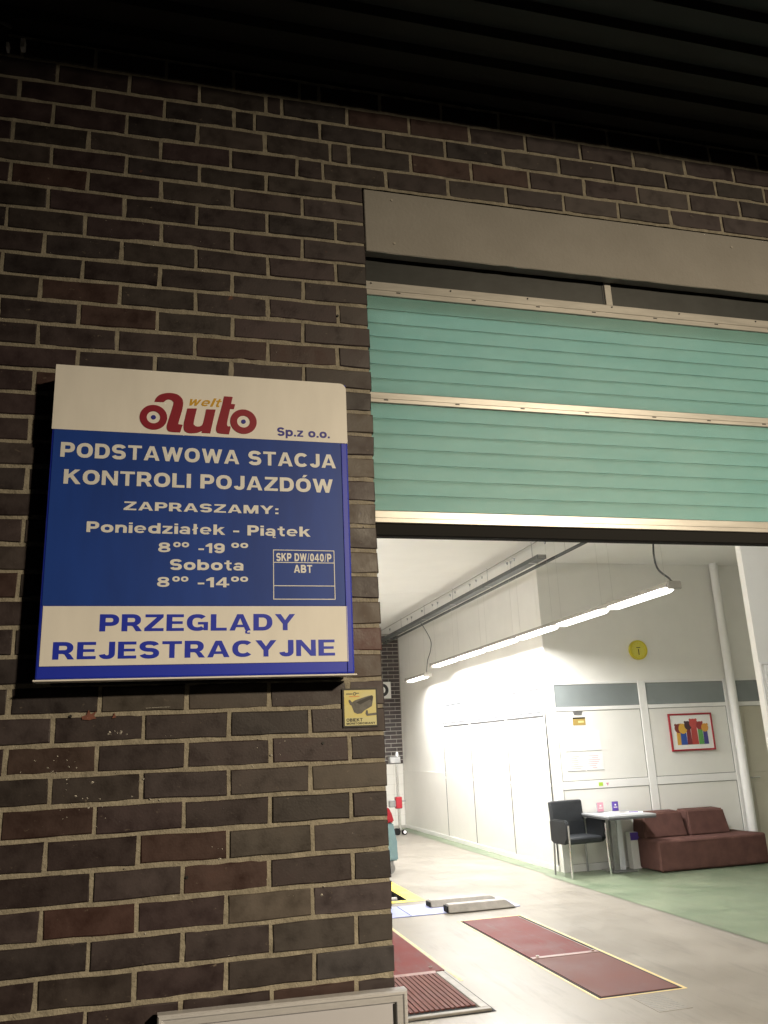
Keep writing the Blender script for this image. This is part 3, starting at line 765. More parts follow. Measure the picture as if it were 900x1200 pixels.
def rail(z0, z1, name='rail', m=None, groove=True, y=.0):
    bm = B()
    zs = z1 - z0
    P = [(DY + .02, z0), (DY - .004 + y, z0), (DY - .006 + y, z0 + .002), (DY - .006 + y, z0 + zs * .30), (DY - .0035 + y, z0 + zs * .32), (DY - .0035 + y, z0 + zs * .38), (DY - .006 + y, z0 + zs * .40), (DY - .006 + y, z1 - .003), (DY - .003 + y, z1), (DY + .02, z1)]
    A_ = [bm.verts.new((DX0, p[0], p[1])) for p in P]; C_ = [bm.verts.new((DX1, p[0], p[1])) for p in P]
    for i in range(len(P) - 1): bm.faces.new((A_[i], A_[i + 1], C_[i + 1], C_[i]))
    return obj(name, bm, m or M['alu'], dr)
rail(3.229, 3.287); rail(2.794, 2.835); rail(2.346, 2.390)
for z, n0 in ((3.243, .14), (2.803, .05)):
    for k in range(8):
        x = n0 + .27 * k + rb.uniform(-.02, .02)
        b = B(); box(b, x, x + .016, DY - .0075, DY - .003, z, z + .004); obj('slot', b, M['ink'], dr)
for x in (.025, .34, .66, 1.03, 1.34, 1.71):
    b = B(); cyl(b, (x, DY - .009, 3.276), (x, DY - .003, 3.276), .0032, n=8); obj('rivet', b, M['ink'], dr)
b = B(); box(b, DX0, DX1, DY - .002, DY + .04, 2.300, 2.3455, .004); obj('bottom_seal', b, M['black'], dr)
b = B(); box(b, DX0, 1.001, DY + .006, DY + .014, 3.287, 3.62); obj('glass_panel', b, M['dglass'], dr)
b = B(); box(b, 1.0415, 2.5, DY + .006, DY + .014, 3.287, 3.62); obj('glass_panel', b, M['dglass'], dr)
b = B(); box(b, 2.5435, DX1, DY + .006, DY + .014, 3.287, 3.62); obj('glass_panel', b, M['dglass'], dr)
for x in (1.010, 2.512):
    b = B(); box(b, x, x + .031, DY - .001, DY + .018, 3.287, 3.62, .002); obj('mullion', b, M['alu'], dr)
    b = B(); box(b, x - .008, x, DY + .004, DY + .018, 3.287, 3.62); obj('gasket', b, M['ink'], dr)
b = B(); box(b, DX0, DX1, DY + .020, DY + .036, 2.830, 2.850); box(b, DX0, DX1, DY + .020, DY + .036, 3.19, 3.30); box(b, DX0, DX1, DY + .020, DY + .036, 2.346, 2.375); obj('back_rail', b, M['steel'], dr)

# ------------------------------------------------------------------ room shell
XS, YB, ZC, YE = 4.20, 7.65, 3.95, 14.8
b = B(); box(b, -3.2, 8.6, 0.30, 9.99, ZC, ZC + .1); box(b, -3.2, 8.6, 10.005, YE + .3, ZC, ZC + .1); box(b, -3.2, 8.6, 9.99, 10.005, ZC + .012, ZC + .1)
tag(obj('ceiling', b, M['ceil']), kind='structure')
lw = thing('left_wall', 'plain white inner wall on the far left side of the workshop', 'wall')
b = B(); box(b, -3.3, -3.2, 0.30, YE, 0, ZC); obj('wall_surface', b, M['wall'], lw)
rw = thing('right_wall', 'plain white end wall of the waiting area', 'wall')
b = B(); box(b, 8.6, 8.7, 0.30, YB, 0, ZC); obj('wall_surface', b, M['wall'], rw)

# side wall with partition panels
sw = thing('partition_side_wall', 'long white side wall with panelled partition and three upper panes', 'wall')
b = B(); box(b, XS + .01, XS + .11, YB + .115, YE, 0, ZC - .002); obj('wall_surface', b, M['wall'], sw)
Y_ = [YB, 9.12, 10.68, 12.06, 13.4, YE]
def spanel(y0, y1, z0, z1, m, name, g=.009):
    b = B(); box(b, XS - .002, XS + .012, y0 + g, y1 - g, z0 + g, z1 - g, .002); obj(name, b, m, sw)
b = B(); box(b, XS + .002, XS + .0098, YB + .13, 12.07, .05, 2.29); obj('dark_gap', b, M['gap'], sw)
ys = [7.80, 9.08, 9.16, 10.64, 10.72, 12.02]
for (a, c) in ((7.78, 9.12), (9.12, 10.67), (10.67, 12.06)):
    w = .035
    spanel(a + w, c - w, 1.955, 2.262, M['paleglass'], 'window_pane')
    for z0_, z1_ in ((1.036, 1.900), (.070, 1.036)):
        b = B(); box(b, XS - .002, XS + .012, a + .011, c - .011, z0_ + .002, z1_ + .002, .001); obj('panel', b, M['panel'], sw)
    b = B(); box(b, XS - .0025, XS + .001, a, c, 1.912, 1.950, .001); obj('transom', b, M['frame'], sw)
    b = B(); box(b, XS - .0025, XS + .001, a, c, 2.270, 2.300, .001); obj('transom', b, M['frame'], sw)
    b = B(); box(b, XS - .0025, XS + .0008, a - .03, a + .03, 1.953, 2.265, .001); obj('mullion', b, M['frame'], sw)
for yy in (7.78, 9.12, 10.67, 12.06):
    b = B(); box(b, XS - .0032, XS + .001, yy - .013, yy + .013, .075, 1.015, .0008); box(b, XS - .0032, XS + .001, yy - .013, yy + .013, 1.055, 1.893, .0008); obj('gasket', b, M['gap'], sw)
for (a, c) in ((7.78, 9.12), (9.12, 10.67), (10.67, 12.06)):
    b = B(); box(b, XS - .0034, XS + .001, a + .045, c - .045, 2.256, 2.276, .0008); obj('gasket', b, M['gap'], sw)
    b = B(); box(b, XS - .0034, XS + .001, a + .045, c - .045, 1.892, 1.922, .0008); obj('gasket', b, M['gap'], sw)
b = B(); box(b, XS - .004, XS + .0099, 12.075, YE, .0, 1.12, .002); obj('lower_board', b, M['panel'], sw)
b = B(); box(b, XS - .010, XS + .0097, YB + .12, YE, .0, .07, .002); obj('skirting', b, M['frame'], sw)

# waiting area wall
ww = thing('waiting_area_wall', 'white wall facing the doorway with grey glass strips above framed panels', 'wall')
b = B(); box(b, XS + .01, 8.6, YB + .012, YB + .11, 0, ZC - .001); obj('wall_surface', b, M['wall'], ww)
b = B(); box(b, XS + .012, 8.59, YB + .004, YB + .0115, 0.02, 2.31); obj('dark_gap', b, M['joint'], ww)
def wbox(name, x0, x1, z0, z1, m, y0=-.004, y1=.010, bev=.003, parent=None):
    b = B(); box(b, x0, x1, YB + y0, YB + y1, z0, z1, bev); return obj(name, b, m, parent or ww)
cols = [(4.30, 5.535), (5.655, 6.87)]
g = .008
for a, c in cols:
    wbox('glass_pane', a, c, 2.008, 2.290, M['smoke'], -.001)
    wbox('panel', a + g, c - g, 1.072 + g, 1.955 - g, M['panel'])
    wbox('panel', a + g, c - g, .09, .975 - g, M['panel'])
    wbox('transom', a, c, 1.955, 2.004, M['frame'], -.012)
    wbox('transom', a, c, .975, 1.072, M['frame'], -.012)
    wbox('transom', a, c, 2.294, 2.325, M['frame'], -.008)
    wbox('skirting', a, c, 0, .085, M['frame'], -.012)
wbox('mullion', XS + .002, 4.296, 0, 2.325, M['frame'], -.014)
wbox('mullion', 5.539, 5.651, 0, 2.325, M['frame'], -.014)
wbox('mullion', 6.874, 6.985, 0, 2.325, M['frame'], -.014)
wbox('glass_pane', 6.99, 8.5, 2.008, 2.290, M['smoke'], -.001)
wbox('transom', 6.99, 8.5, 1.945, 2.004, M['frame'], -.010)
wbox('transom', 6.99, 8.5, 2.294, 2.325, M['frame'], -.008)
wd = wbox('door', 7.03, 7.93, 0.01, 1.94, M['beige'], -.004)
wbox('door_panel', 7.12, 7.84, 1.06, 1.84, M['beige'], -.010, -.0035, parent=wd)
wbox('door_panel', 7.12, 7.84, .12, .93, M['beige'], -.010, -.0035, parent=wd)
b = B(); cyl(b, (7.075, YB - .004, .995), (7.075, YB - .05, .995), .011, n=12); tube(b, [(7.075, YB - .05, .995), (7.20, YB - .05, .997)], .009); obj('handle', b, M['chrome'], wd)
wbox('panel', 7.97, 8.55, .09, 1.94, M['beige'])

pp = thing('corner_pipe', 'white round vertical pipe running floor to ceiling left of the beige door', 'pipe', (6.945, 7.565, 0))
b = B(); cyl(b, (0, 0, 0), (0, 0, ZC), .058, n=24); obj('pipe', b, M['frame'], pp, smooth=True)
for z in (1.4, 3.3):
    b = B(); cyl(b, (0, 0, z), (0, 0, z + .03), .062, n=24); box(b, -.012, .012, .05, .09, z, z + .03); obj('clamp', b, M['frame'], pp)

# far wall: dark brick over white tiles
fw = thing('far_wall', 'distant end wall with dark brick above white tiles', 'wall')
b = B(); box(b, -3.2, 4.3, YE, YE + .1, 0, ZC); obj('mortar', b, M['fmortar'], fw)
b = B(); row = 0; z = 1.26
while z < ZC - .05:
    x = 4.19 - (.125 if row % 2 else 0)
    if row % 2: box(b, 4.19 - .115, 4.19, YE - .008, YE + .02, z, z + .068)
    while x > 2.9:
        box(b, x - .238 + (.0), x - .0, YE - .008, YE + .02, z, z + .068) if not (row % 2 and x > 4.1) else None
        x -= .25
    z += .083; row += 1
o = obj('brickwork', b, M['fbrick'], fw); o['kind'] = 'stuff'
for i in range(5):
    for j in range(6):
        b = B(); box(b, 4.18 - .2 * i - .196, 4.18 - .2 * i, YE - .006, YE + .02, 1.25 - .2 * (j + 1) + .003, 1.25 - .2 * j, .002); obj('tile', b, M['tile'], fw)
rs = thing('ring_sign', 'white square sign with a black ring on the far dark brick wall', 'sign', (3.80, YE - .03, 2.76))
b = B(); box(b, -.17, .19, .0, .015, -.17, .17, .003); obj('board', b, M['s_white'], rs)
b = B(); ring(b, 0, 0, .07, .135, -.004, .004, n=32); obj('ring', b, M['ink'], rs)

# office block wall on the right
ow = thing('office_wall', 'cream inner wall close on the right with a white framed window', 'wall')
OY = 3.0
OX = 3.812
b = B(); box(b, OX, 8.6, OY, OY + .06, 2.09, ZC - .001); box(b, OX, OX + .03, OY, OY + .06, 0, 2.09); box(b, 4.67, 8.6, OY, OY + .06, 0, 2.09); box(b, OX + .03, 4.67, OY, OY + .06, 0, .6)
obj('wall_surface', b, M['wall'], ow)
wf = B()
for (a, c, e, f) in ((OX + .03, OX + .062, .6, 2.09), (4.635, 4.67, .6, 2.09), (OX + .062, 4.635, 2.05, 2.09), (OX + .062, 4.635, .6, .64), (OX + .062, 4.635, 1.78, 1.83)):
    box(wf, a, c, OY - .022, OY + .055, e, f, .004)
wfo = obj('window_frame', wf, M['frame'], ow)
b = B(); box(b, OX + .012, 4.69, OY - .012, OY - .001, 2.095, 2.115, .003); box(b, OX + .001, OX + .0115, OY - .012, OY - .001, .6, 2.115, .003); obj('architrave', b, M['frame'], ow)
m_gl = mat('clear_pane', (0.9, 0.9, 0.9), .05); m_gl.node_tree.nodes['Principled BSDF'].inputs['Transmission Weight'].default_value = 1.0
b = B(); box(b, OX + .064, 4.63, OY + .02, OY + .024, 1.832, 2.048); obj('pane', b, m_gl, wfo)
b = B(); box(b, OX + .064, 4.63, OY + .02, OY + .024, .642, 1.778); obj('pane', b, m_gl, wfo)
# brick pier seen through that window
bp_ = thing('brick_pier', 'red brown brick pier seen through the white window at the right edge', 'pier')
b = B(); box(b, 4.10, 4.62, OY + .22, OY + .40, 0, 2.6); obj('mortar', b, M['fmortar'], bp_)
for j in range(13):
    for i in range(-1, 3):
        xa = 4.10 + .25 * i + (.125 if j % 2 else 0); xb = min(xa + .238, 4.62); xa = max(xa, 4.10)
        if xb - xa < .03: continue
        b = B(); box(b, xa, xb, OY + .21, OY + .24, 1.02 + .083 * j, 1.02 + .083 * j + .07, .003); obj('brick', b, M['wbrick'], bp_)

# ------------------------------------------------------------------ lights indoors
def fixture_row(name, label, x, z, y0, n, L=1.2, power=ROW_W, wires=True, group=None, fade=None):
    t = thing(name, label, 'ceiling light', (x, y0, z), 0, group)
    for i in range(n):
        a = i * L
        b = B()
        P = [(-.075, .035), (-.060, .075), (-.030, .085), (.030, .085), (.060, .075), (.075, .035)]
        A_ = [b.verts.new((p[0], a + .004, p[1])) for p in P]; C_ = [b.verts.new((p[0], a + L - .004, p[1])) for p in P]
        for k in range(len(P)):
            j = (k + 1) % len(P); b.faces.new((A_[k], A_[j], C_[j], C_[k]))
        b.faces.new(A_); b.faces.new(C_[::-1])
        obj('housing', b, M['lampbody'], t)
        b = B()
        pr = [(-.068, .0345), (-.064, .012), (-.040, .0), (.040, .0), (.064, .012), (.068, .0345)]
        rows = []
        for yy, s in ((a + .055, .35), (a + .075, .75), (a + .13, 1), (a + L - .13, 1), (a + L - .075, .75), (a + L - .055, .35)):
            rows.append([b.verts.new((p[0] * s, yy, .0345 - (.0345 - p[1]) * s)) for p in pr])
        for q, w in zip(rows, rows[1:]):
            for k in range(len(pr) - 1): b.faces.new((q[k], q[k + 1], w[k + 1], w[k]))
        b.faces.new(rows[0]); b.faces.new(rows[-1][::-1])
        obj('diffuser', b, M['tubeglow'], t)
        ld = bpy.data.lights.new('row_light', 'AREA'); ld.shape = 'RECTANGLE'; ld.size = .13; ld.size_y = L - .1
        ld.energy = power * (fade[i] if fade else 1); ld.color = (1.0, .983, .95); ld.spread = R(167)
        lo = bpy.data.objects.new('row_light', ld); lo.location = (0, a + L / 2, -.004); link(lo, t)
        if wires:
            for yy in (a + .12, a + L - .12):
                b = B(); tube(b, [(0, yy, .085), (0, yy, ZC - z)], .0011, 4); obj('suspension_wire', b, M['wire'], t)
                b = B(); cyl(b, (0, yy, ZC - z - .035), (0, yy, ZC - z), .006, .018, 10); obj('ceiling_cup', b, M['steel'], t)
    for yy in (0.0, n * L):
        b = B(); s = -1 if yy == 0 else 1
        box(b, -.07, .07, min(yy, yy + s * .03), max(yy, yy + s * .03), .01, .085, .008); obj('end_cap', b, M['lampbody'], t)
    return t
fixture_row('light_row', 'long suspended row of six fluorescent fittings running towards the back wall', 3.8, 2.865, 3.96, 6, fade=(.45, .75, 1.2, 1.35, 1.35, 1.35))
fixture_row('short_light', 'short suspended fluorescent fitting beyond the end of the long row', 3.8, 2.745, 11.55, 1)
for cx_, cy_, pw, side in ((.7, 1.3, 22, 'left'), (2.9, 1.3, 34, 'right')):  # panels added out of view to brighten the office wall and near hall
    t = thing('fill_panel', 'unseen square opal fill panel added on the ceiling just inside the doorway, on its %s side' % side, 'ceiling light', (cx_, cy_, ZC - .06), 0, 'added fill panels on the ceiling inside the doorway')
    b = B(); box(b, -.31, .31, -.31, .31, 0, .058, .006); obj('housing', b, M['frame'], t)
    b = B(); box(b, -.28, .28, -.28, .28, -.006, -.0008); obj('diffuser', b, M['tubeglow'], t)
    ld = bpy.data.lights.new('fill_panel_lamp', 'AREA'); ld.shape = 'SQUARE'; ld.size = .55; ld.energy = pw; ld.color = (1.0, .983, .95)
    lo = bpy.data.objects.new('fill_panel_lamp', ld); lo.location = (0, 0, -.012); link(lo, t)

hr = fixture_row('fill_light_row', 'unseen suspended fill light row added over the left side of the workshop', -1.3, 2.865, 2.4, 7, power=15)  # row added out of view to fill the hall with light
ld = bpy.data.lights.new('fill_up_light', 'AREA'); ld.shape = 'RECTANGLE'; ld.size = .10; ld.size_y = 8.2; ld.energy = 520; ld.color = (1.0, .983, .95)  # upward area lamp added to brighten the ceiling
lo = bpy.data.objects.new('fill_up_light', ld); lo.location = (0, 4.2, .10); lo.rotation_euler = (math.pi, 0, 0); link(lo, hr)

def cord(name, label, pts, r=.008):
    b = B(); tube(b, smoothpts(pts, 8), r, 8); return tag(obj(name, b, M['cord'], smooth=True), label, 'cable')
cord('power_cable', 'dark power cable hanging down to the near end of the long light row', [(3.80, 4.22, 3.95), (3.785, 4.15, 3.5), (3.765, 4.15, 3.25), (3.775, 4.13, 3.10), (3.83, 4.06, 3.0), (3.80, 3.98, 2.955), (3.82, 3.935, 2.93)], .009)
cord('power_cable', 'thin grey cable dropping in a loop to the short far light', [(3.72, 11.7, 3.78), (3.80, 11.7, 3.69), (3.94, 11.7, 3.42), (3.93, 11.7, 3.23), (3.85, 11.66, 3.04), (3.81, 11.62, 2.82)], .006)

ct = thing('cable_tray', 'dark grey metal cable tray hung under the ceiling along the side wall', 'cable tray', (3.60, 6.3, 3.69))
b = B()
box(b, 0, .005, 0, 8.45, 0, .05); box(b, .105, .11, 0, 8.45, 0, .05); box(b, .005, .105, 0, 8.45, 0, .005)
obj('channel', b, M['tray'], ct)
b = B(); box(b, .005, .105, -.001, .006, .005, .05); obj('end_plate', b, M['steel'], ct)
for k in range(6):
    y = .25 + 1.5 * k
    b = B(); tube(b, [(.05, y, .0), (.05, y, .26)], .003, 6); box(b, -.004, .114, y - .012, y + .012, -.006, -.001); obj('hanger', b, M['steel'], ct)
b = B(); box(b, .20, .222, -2.2, 8.45, .006, .026); box(b, .245, .262, -2.2, 8.45, .012, .026); obj('conduit', b, M['tray'], ct)
for k in range(7):
    b = B(); y = -1.9 + 1.6 * k; tube(b, [(.215, y, .026), (.215, y, .26)], .0018, 5); cyl(b, (.215, y, .22), (.215, y, .26), .006, .018, 10); obj('hanger', b, M['steel'], ct)
b = B(); tube(b, [(3.68, .4, ZC - .012), (3.68, YE, ZC - .012)], .006, 6)
tag(obj('ceiling_conduit', b, M['fmortar']), 'thin pale conduit fixed to the ceiling beside the cable tray', 'conduit')

# ------------------------------------------------------------------ things on the waiting area wall
ck = thing('wall_clock', 'round yellow wall clock with dark hands', 'clock', (5.607, YB - .03, 2.735))
b = B(); ring(b, 0, 0, .112, .132, -.006, .045, n=40); obj('rim', b, M['clock'], ck)
b = B(); ring(b, 0, 0, 0, .113, .006, .03, n=40); obj('face', b, M['clock2'], ck)
b = B()
for k in range(12):
    a = math.pi / 6 * k
    x, z = .092 * math.sin(a), .092 * math.cos(a); box(b, x - .004, x + .004, .003, .0055, z - .008, z + .008)
obj('hour_marks', b, M['clock'], ck)
b = B(); box(b, -.005, .005, .000, .0025, -.065, .012); box(b, -.03, .03, .0, .0025, .028, .036); obj('hand', b, M['ink'], ck)

pc = thing('framed_picture', 'red framed picture of colourful rounded figures above the sofa', 'picture', (6.262, YB - .032, 1.625))
for (a, c, e, f) in ((-.335, .335, .222, .245), (-.335, .335, -.245, -.222), (-.335, -.312, -.222, .222), (.312, .335, -.222, .222)):
    b = B(); box(b, a, c, -.006, .018, e, f, .003); obj('frame_side', b, M['red'], pc)
b = B(); box(b, -.312, .312, .004, .012, -.222, .222); obj('picture_sheet', b, M['paper'], pc)
fc = [(-.20, .05, .060, (.20, .035, .03), .105, (.60, .33, .05)), (-.135, .045, .066, (.62, .36, .05), .125, (.03, .08, .33)), (-.05, .085, .058, (.06, .03, .04), .09, (.20, .03, .04)),
      (.035, .11, .062, (.48, .07, .06), .13, (.42, .06, .05)), (.13, .08, .055, (.30, .04, .04), .10, (.10, .30, .08)), (.205, .05, .055, (.62, .30, .05), .09, (.06, .05, .22))]
for i, (cx, cz, r, c1, wd_, c2) in enumerate(fc):
    b = B(); plate(b, [(cx - wd_ * .38, -.165), (cx + wd_ * .40, -.165), (cx + wd_ * .34, cz - .02), (cx - wd_ * .34, cz - .02)], .0015 - .0002 * i, .002); obj('painted_body', b, mat('paint_b%d' % i, c2, .5), pc)
    b = B(); ring(b, cx, cz, 0, r, .0002 - .0002 * i, .0012, n=24); ring(b, cx - r * .7, cz + r * .75, 0, r * .3, .0008 - .0002 * i, .0006, n=12); ring(b, cx + r * .7, cz + r * .75, 0, r * .3, .0008 - .0002 * i, .0006, n=12); obj('painted_head', b, mat('paint_h%d' % i, c1, .5), pc)

rp = random.Random(5)
def sheetp(x0, x1, z0, z1, label, lines=True, pink=False):
    t = thing('paper_notice', label, 'notice', ((x0 + x1) / 2, YB - .0065, z0), 0, 'paper notices on the panel above the table')
    w = (x1 - x0) / 2; h = z1 - z0
    b = B(); box(b, -w, w, -.0015, .0015, 0, h); obj('sheet', b, M['paper'], t)
    b = B()
    if lines:
        for k in range(7):
            zz = h * (.12 + .11 * k); ww_ = w * rp.uniform(.3, .8); xo = rp.uniform(-.1, .1) * w
            box(b, xo - ww_, xo + ww_ * rp.uniform(.3, 1), -.0022, -.0016, zz, zz + .006)
        obj('print', b, M['pinkprint'] if pink else M['print'], t)
    b2 = B(); box(b2, -w, w, -.0026, -.0016, -.004, .002); obj('lower_edge', b2, M['print'], t)
sheetp(4.375, 4.635, 1.445, 1.70, 'blank white sheet, upper left of the four notices', False)
sheetp(4.642, 4.895, 1.445, 1.70, 'blank white sheet, upper right of the four notices', False)
sheetp(4.385, 4.635, 1.20, 1.425, 'printed white notice with grey lines, lower left of the four', True)
sheetp(4.655, 4.905, 1.20, 1.425, 'printed white notice with pink lines, lower right of the four', True, True)
cs = thing('camera_notice', 'tiny gold notice with a grey camera picture above the paper notices', 'sticker', (4.62, YB - .0065, 1.77))
b = B(); box(b, -.095, .085, -.0015, .0015, -.0, .10); obj('gold_field', b, M['gold'], cs)
b = B(); box(b, -.095, .085, -.0025, -.0016, .08, .10); obj('black_band', b, M['ink'], cs)
b = B(); plate(b, [(-.07, .13), (.04, .125), (.055, .17), (.085, .205), (.075, .21), (.045, .18), (-.07, .175), (-.10, .21), (-.11, .205), (-.08, .165)], -.0015, .003); obj('camera_picture', b, M['steel'], cs)
b = B(); box(b, -.02, .06, -.0025, -.0016, .03, .055); obj('emblem', b, M['sticker_y'], cs)
b = B(); box(b, 4.80, 4.86, YB - .0145, YB - .0125, 1.00, 1.045); tag(obj('transom_sticker', b, M['limegreen']), 'lime green sticker on the transom above the table', 'sticker')
b = B(); plate(b, [(4.905, 1.035), (4.945, 1.035), (4.925, .995)], YB - .0145, .002); tag(obj('transom_sticker', b, M['pinkprint']), 'pink triangular sticker on the transom above the table', 'sticker')

# ------------------------------------------------------------------ furniture
ch = thing('armchair', 'black leather armchair with chrome legs beside the grey table', 'chair', (4.30, 7.40, 0), R(6))
b = B(); box(b, -.235, .235, -.21, .20, .375, .455, .028, 3); obj('seat', b, M['leather'], ch, smooth=True)
b = B(); vs = box(b, -.235, .235, .13, .20, .40, .855, .022, 3)
for v in b.verts: v.co.y += (v.co.z - .40) * .10
for v in b.verts: v.co.y += .012 * (1 - (v.co.x / .235) ** 2)
obj('backrest', b, M['leather'], ch, smooth=True)
b = B(); tube(b, [(-.20, .118, .62), (.20, .118, .62)], .003, 6); obj('stitching', b, M['ink'], ch); b = B(); tube(b, [(-.20, -.212, .43), (.20, -.212, .43)], .003, 6)
obj('stitching', b, M['ink'], ch)
for s in (-1, 1):
    b = B()
    pr = [(-.235, .64), (-.20, .655), (.10, .655), (.15, .64), (.15, .40), (.10, .375), (-.16, .375), (-.235, .44)]
    A_ = [b.verts.new((s * .238, y, z)) for y, z in pr]; C_ = [b.verts.new((s * .285, y, z)) for y, z in pr]
    n = len(pr)
    for i in range(n): b.faces.new((A_[i], A_[(i + 1) % n], C_[(i + 1) % n], C_[i]))
    b.faces.new(A_); b.faces.new(C_[::-1])
    bmesh.ops.bevel(b, geom=b.edges[:], offset=.014, segments=2, affect='EDGES')
    obj('armrest', b, M['leather'], ch, smooth=True)
    b = B(); tube(b, [(s * .262, -.245, .60), (s * .262, -.245, .38), (s * .270, -.25, .0)], .0125, 12); obj('leg', b, M['chrome'], ch, smooth=True)
    b = B(); tube(b, [(s * .225, .17, .39), (s * .235, .19, .0)], .0125, 12); obj('leg', b, M['steel'], ch, smooth=True)

tb = thing('side_table', 'grey rectangular table on a flat pedestal against the white wall', 'table', (4.81, 7.25, 0))
b = B(); box(b, -.325, .32, -.35, .37, .668, .692, .004); obj('tabletop', b, M['tabletop'], tb)
b = B(); box(b, -.322, .317, -.352, .36, .646, .667, .003); obj('table_edge', b, M['gap'], tb)
b = B(); box(b, .03, .10, .12, .20, .02, .645, .004); obj('pedestal', b, M['alu2'], tb)
b = B(); box(b, -.045, .029, .13, .19, .02, .645, .003); obj('pedestal', b, M['steel'], tb)  # darker half: the post's shaded side put into the colour
b = B(); box(b, -.12, .20, .02, .34, .005, .019, .004); obj('foot_plate', b, M['steel'], tb)

sf = thing('low_sofa', 'low brown velour sofa with two loose wedge back cushions', 'sofa', (5.17, 6.99, 0))
b = B(); box(b, 0, 1.52, 0, .62, .012, .365, .025, 3)
bmesh.ops.subdivide_edges(b, edges=[e for e in b.edges if e.calc_length() > .3], cuts=10, use_grid_fill=True)
for v in b.verts:
    if v.co.z > .34: v.co.z += .006 * math.sin(v.co.x * 9) * math.sin(v.co.y * 8 + 1)
obj('base', b, M['velour'], sf, smooth=True)
b = B(); tube(b, smoothpts([(.03, .004, .335), (.5, -.0005, .338), (1.0, .0, .334), (1.49, .004, .336)], 4), .0045, 6); tube(b, [(.012, -.002, .02), (.012, -.002, .33)], .004, 6)
obj('piping', b, M['velour'], sf)
for xa, xb in ((-.075, .53), (.635, 1.235)):
    b = B()
    P = [(.29, .362), (.35, .66), (.60, .668), (.60, .362)]
    A_ = [b.verts.new((xa + (.0 if z < .5 else .03), y, z)) for y, z in P]; C_ = [b.verts.new((xb - (.0 if z < .5 else .03), y, z)) for y, z in P]
    n = len(P)
    for i in range(n): b.faces.new((A_[i], A_[(i + 1) % n], C_[(i + 1) % n], C_[i]))
    b.faces.new(A_); b.faces.new(C_[::-1])
    bmesh.ops.bevel(b, geom=b.edges[:], offset=.018, segments=3, affect='EDGES')
    if xa < 0:
        for v in b.verts: v.co.x += .08
    obj('back_cushion', b, M['velour'], sf, smooth=True)
# things on and by the table
def lay(name, label, x, y, w, h, rz, m, cat='magazine', t=.006, z=.692, grp=None, stripe=None):
    tt = thing(name, label, cat, (x, y, z), rz, grp)
    b = B(); box(b, -w / 2, w / 2, -h / 2, h / 2, .0005, t, .0012); obj('cover', b, m, tt)
    if stripe: b = B(); box(b, -w * .35, w * .3, -h * .3, h * .1, t + .0001, t + .0008); obj('cover_print', b, stripe, tt)
    return tt
G = 'magazines spread on the table'
lay('magazine', 'white magazine with pink print at the left of the table', 4.66, 7.18, .21, .29, R(25), M['paper'], grp=G, stripe=M['pinkprint'])
lay('magazine', 'white magazine with grey print in the middle of the table', 4.83, 7.25, .21, .29, R(-12), M['paper'], grp=G, stripe=M['print'])
lay('magazine', 'white magazine with violet print near the right table end', 4.98, 7.22, .20, .28, R(60), M['paper'], grp=G, stripe=M['purple'])
def holder(x, y, m, label):
    t = thing('leaflet_holder', label, 'leaflet holder', (x, y, .692), R(-5))
    b = B(); box(b, -.042, .042, 0.02, .045, .0, .11, .002); obj('holder', b, M['paleglass'], t)
    b = B(); box(b, -.040, .040, 0.008, .019, .008, .118, .001); obj('leaflet', b, m, t)
    b = B(); box(b, -.024, .024, .005, .0078, .045, .055); box(b, -.01, .01, .005, .0078, .07, .088); obj('leaflet_print', b, M['paper'], t)
holder(4.72, 7.50, M['pinkprint'], 'pink leaflet holder standing on the back of the table')
holder(4.93, 7.50, M['purple'], 'violet leaflet holder standing on the back of the table')
vb = thing('violet_box', 'violet cardboard box on the floor between the table and the sofa', 'box', (5.07, 7.44, 0))
b = B(); box(b, .0, .12, .03, .14, .002, .43, .003); obj('carton', b, M['panel'], vb)
b = B(); box(b, -.001, .121, .027, .03, .34, .43); obj('printed_band', b, M['purple'], vb)

# ------------------------------------------------------------------ floor equipment
def fbox(name, x0, x1, y0, y1, z0, z1, m, parent, bev=.001):
    b = B(); box(b, x0, x1, y0, y1, z0, z1, bev); return obj(name, b, m, parent)
rpl = thing('red_floor_plate', 'long red steel floor plate in two lengths with yellow outline, whole and smooth', 'floor plate', (0, 0, 0))
fbox('steel_sheet', 2.085, 2.625, 3.925, 5.455, .0, .006, M['red_plate'], rpl)
fbox('steel_sheet', 2.085, 2.645, 2.815, 3.865, .0, .005, M['red_plate2'], rpl)
fbox('seam_strip', 2.085, 2.640, 3.868, 3.922, .0, .009, M['seam'], rpl)
for x in (2.135, 2.60):
    b = B(); cyl(b, (x, 3.895, .009), (x, 3.895, .022), .013, n=12); obj('bolt', b, M['chrome'], rpl)
for a in ((2.672, 2.690, 2.78, 5.49), (2.046, 2.062, 2.78, 5.49), (2.062, 2.672, 5.472, 5.49), (2.062, 2.672, 2.78, 2.79)):
    fbox('yellow_outline', a[0], a[1], a[2], a[3], .0, .0022, M['yline'], rpl, 0)
for a in ((2.646, 2.662, 2.80, 5.47), (2.068, 2.084, 2.80, 5.47), (2.084, 2.646, 2.802, 2.814), (2.084, 2.646, 5.456, 5.468)):
    fbox('dark_joint', a[0], a[1], a[2], a[3], .0, .0020, M['black'], rpl, 0)
lpl = thing('ribbed_floor_plate', 'red floor plate with ribbed near half in a steel frame at the doorway', 'floor plate', (0, 0, 0))
fbox('steel_sheet', .80, 1.375, 3.86, 5.455, .0, .006, M['red_plate'], lpl)
fbox('seam_strip', .80, 1.30, 3.79, 3.857, .0, .010, M['seam'], lpl)
b = B(); cyl(b, (1.29, 3.93, .006), (1.29, 3.93, .022), .013, n=12); obj('bolt', b, M['chrome'], lpl)
fbox('recess', .80, 1.285, 2.90, 3.79, .0, .003, M['black'], lpl, 0)
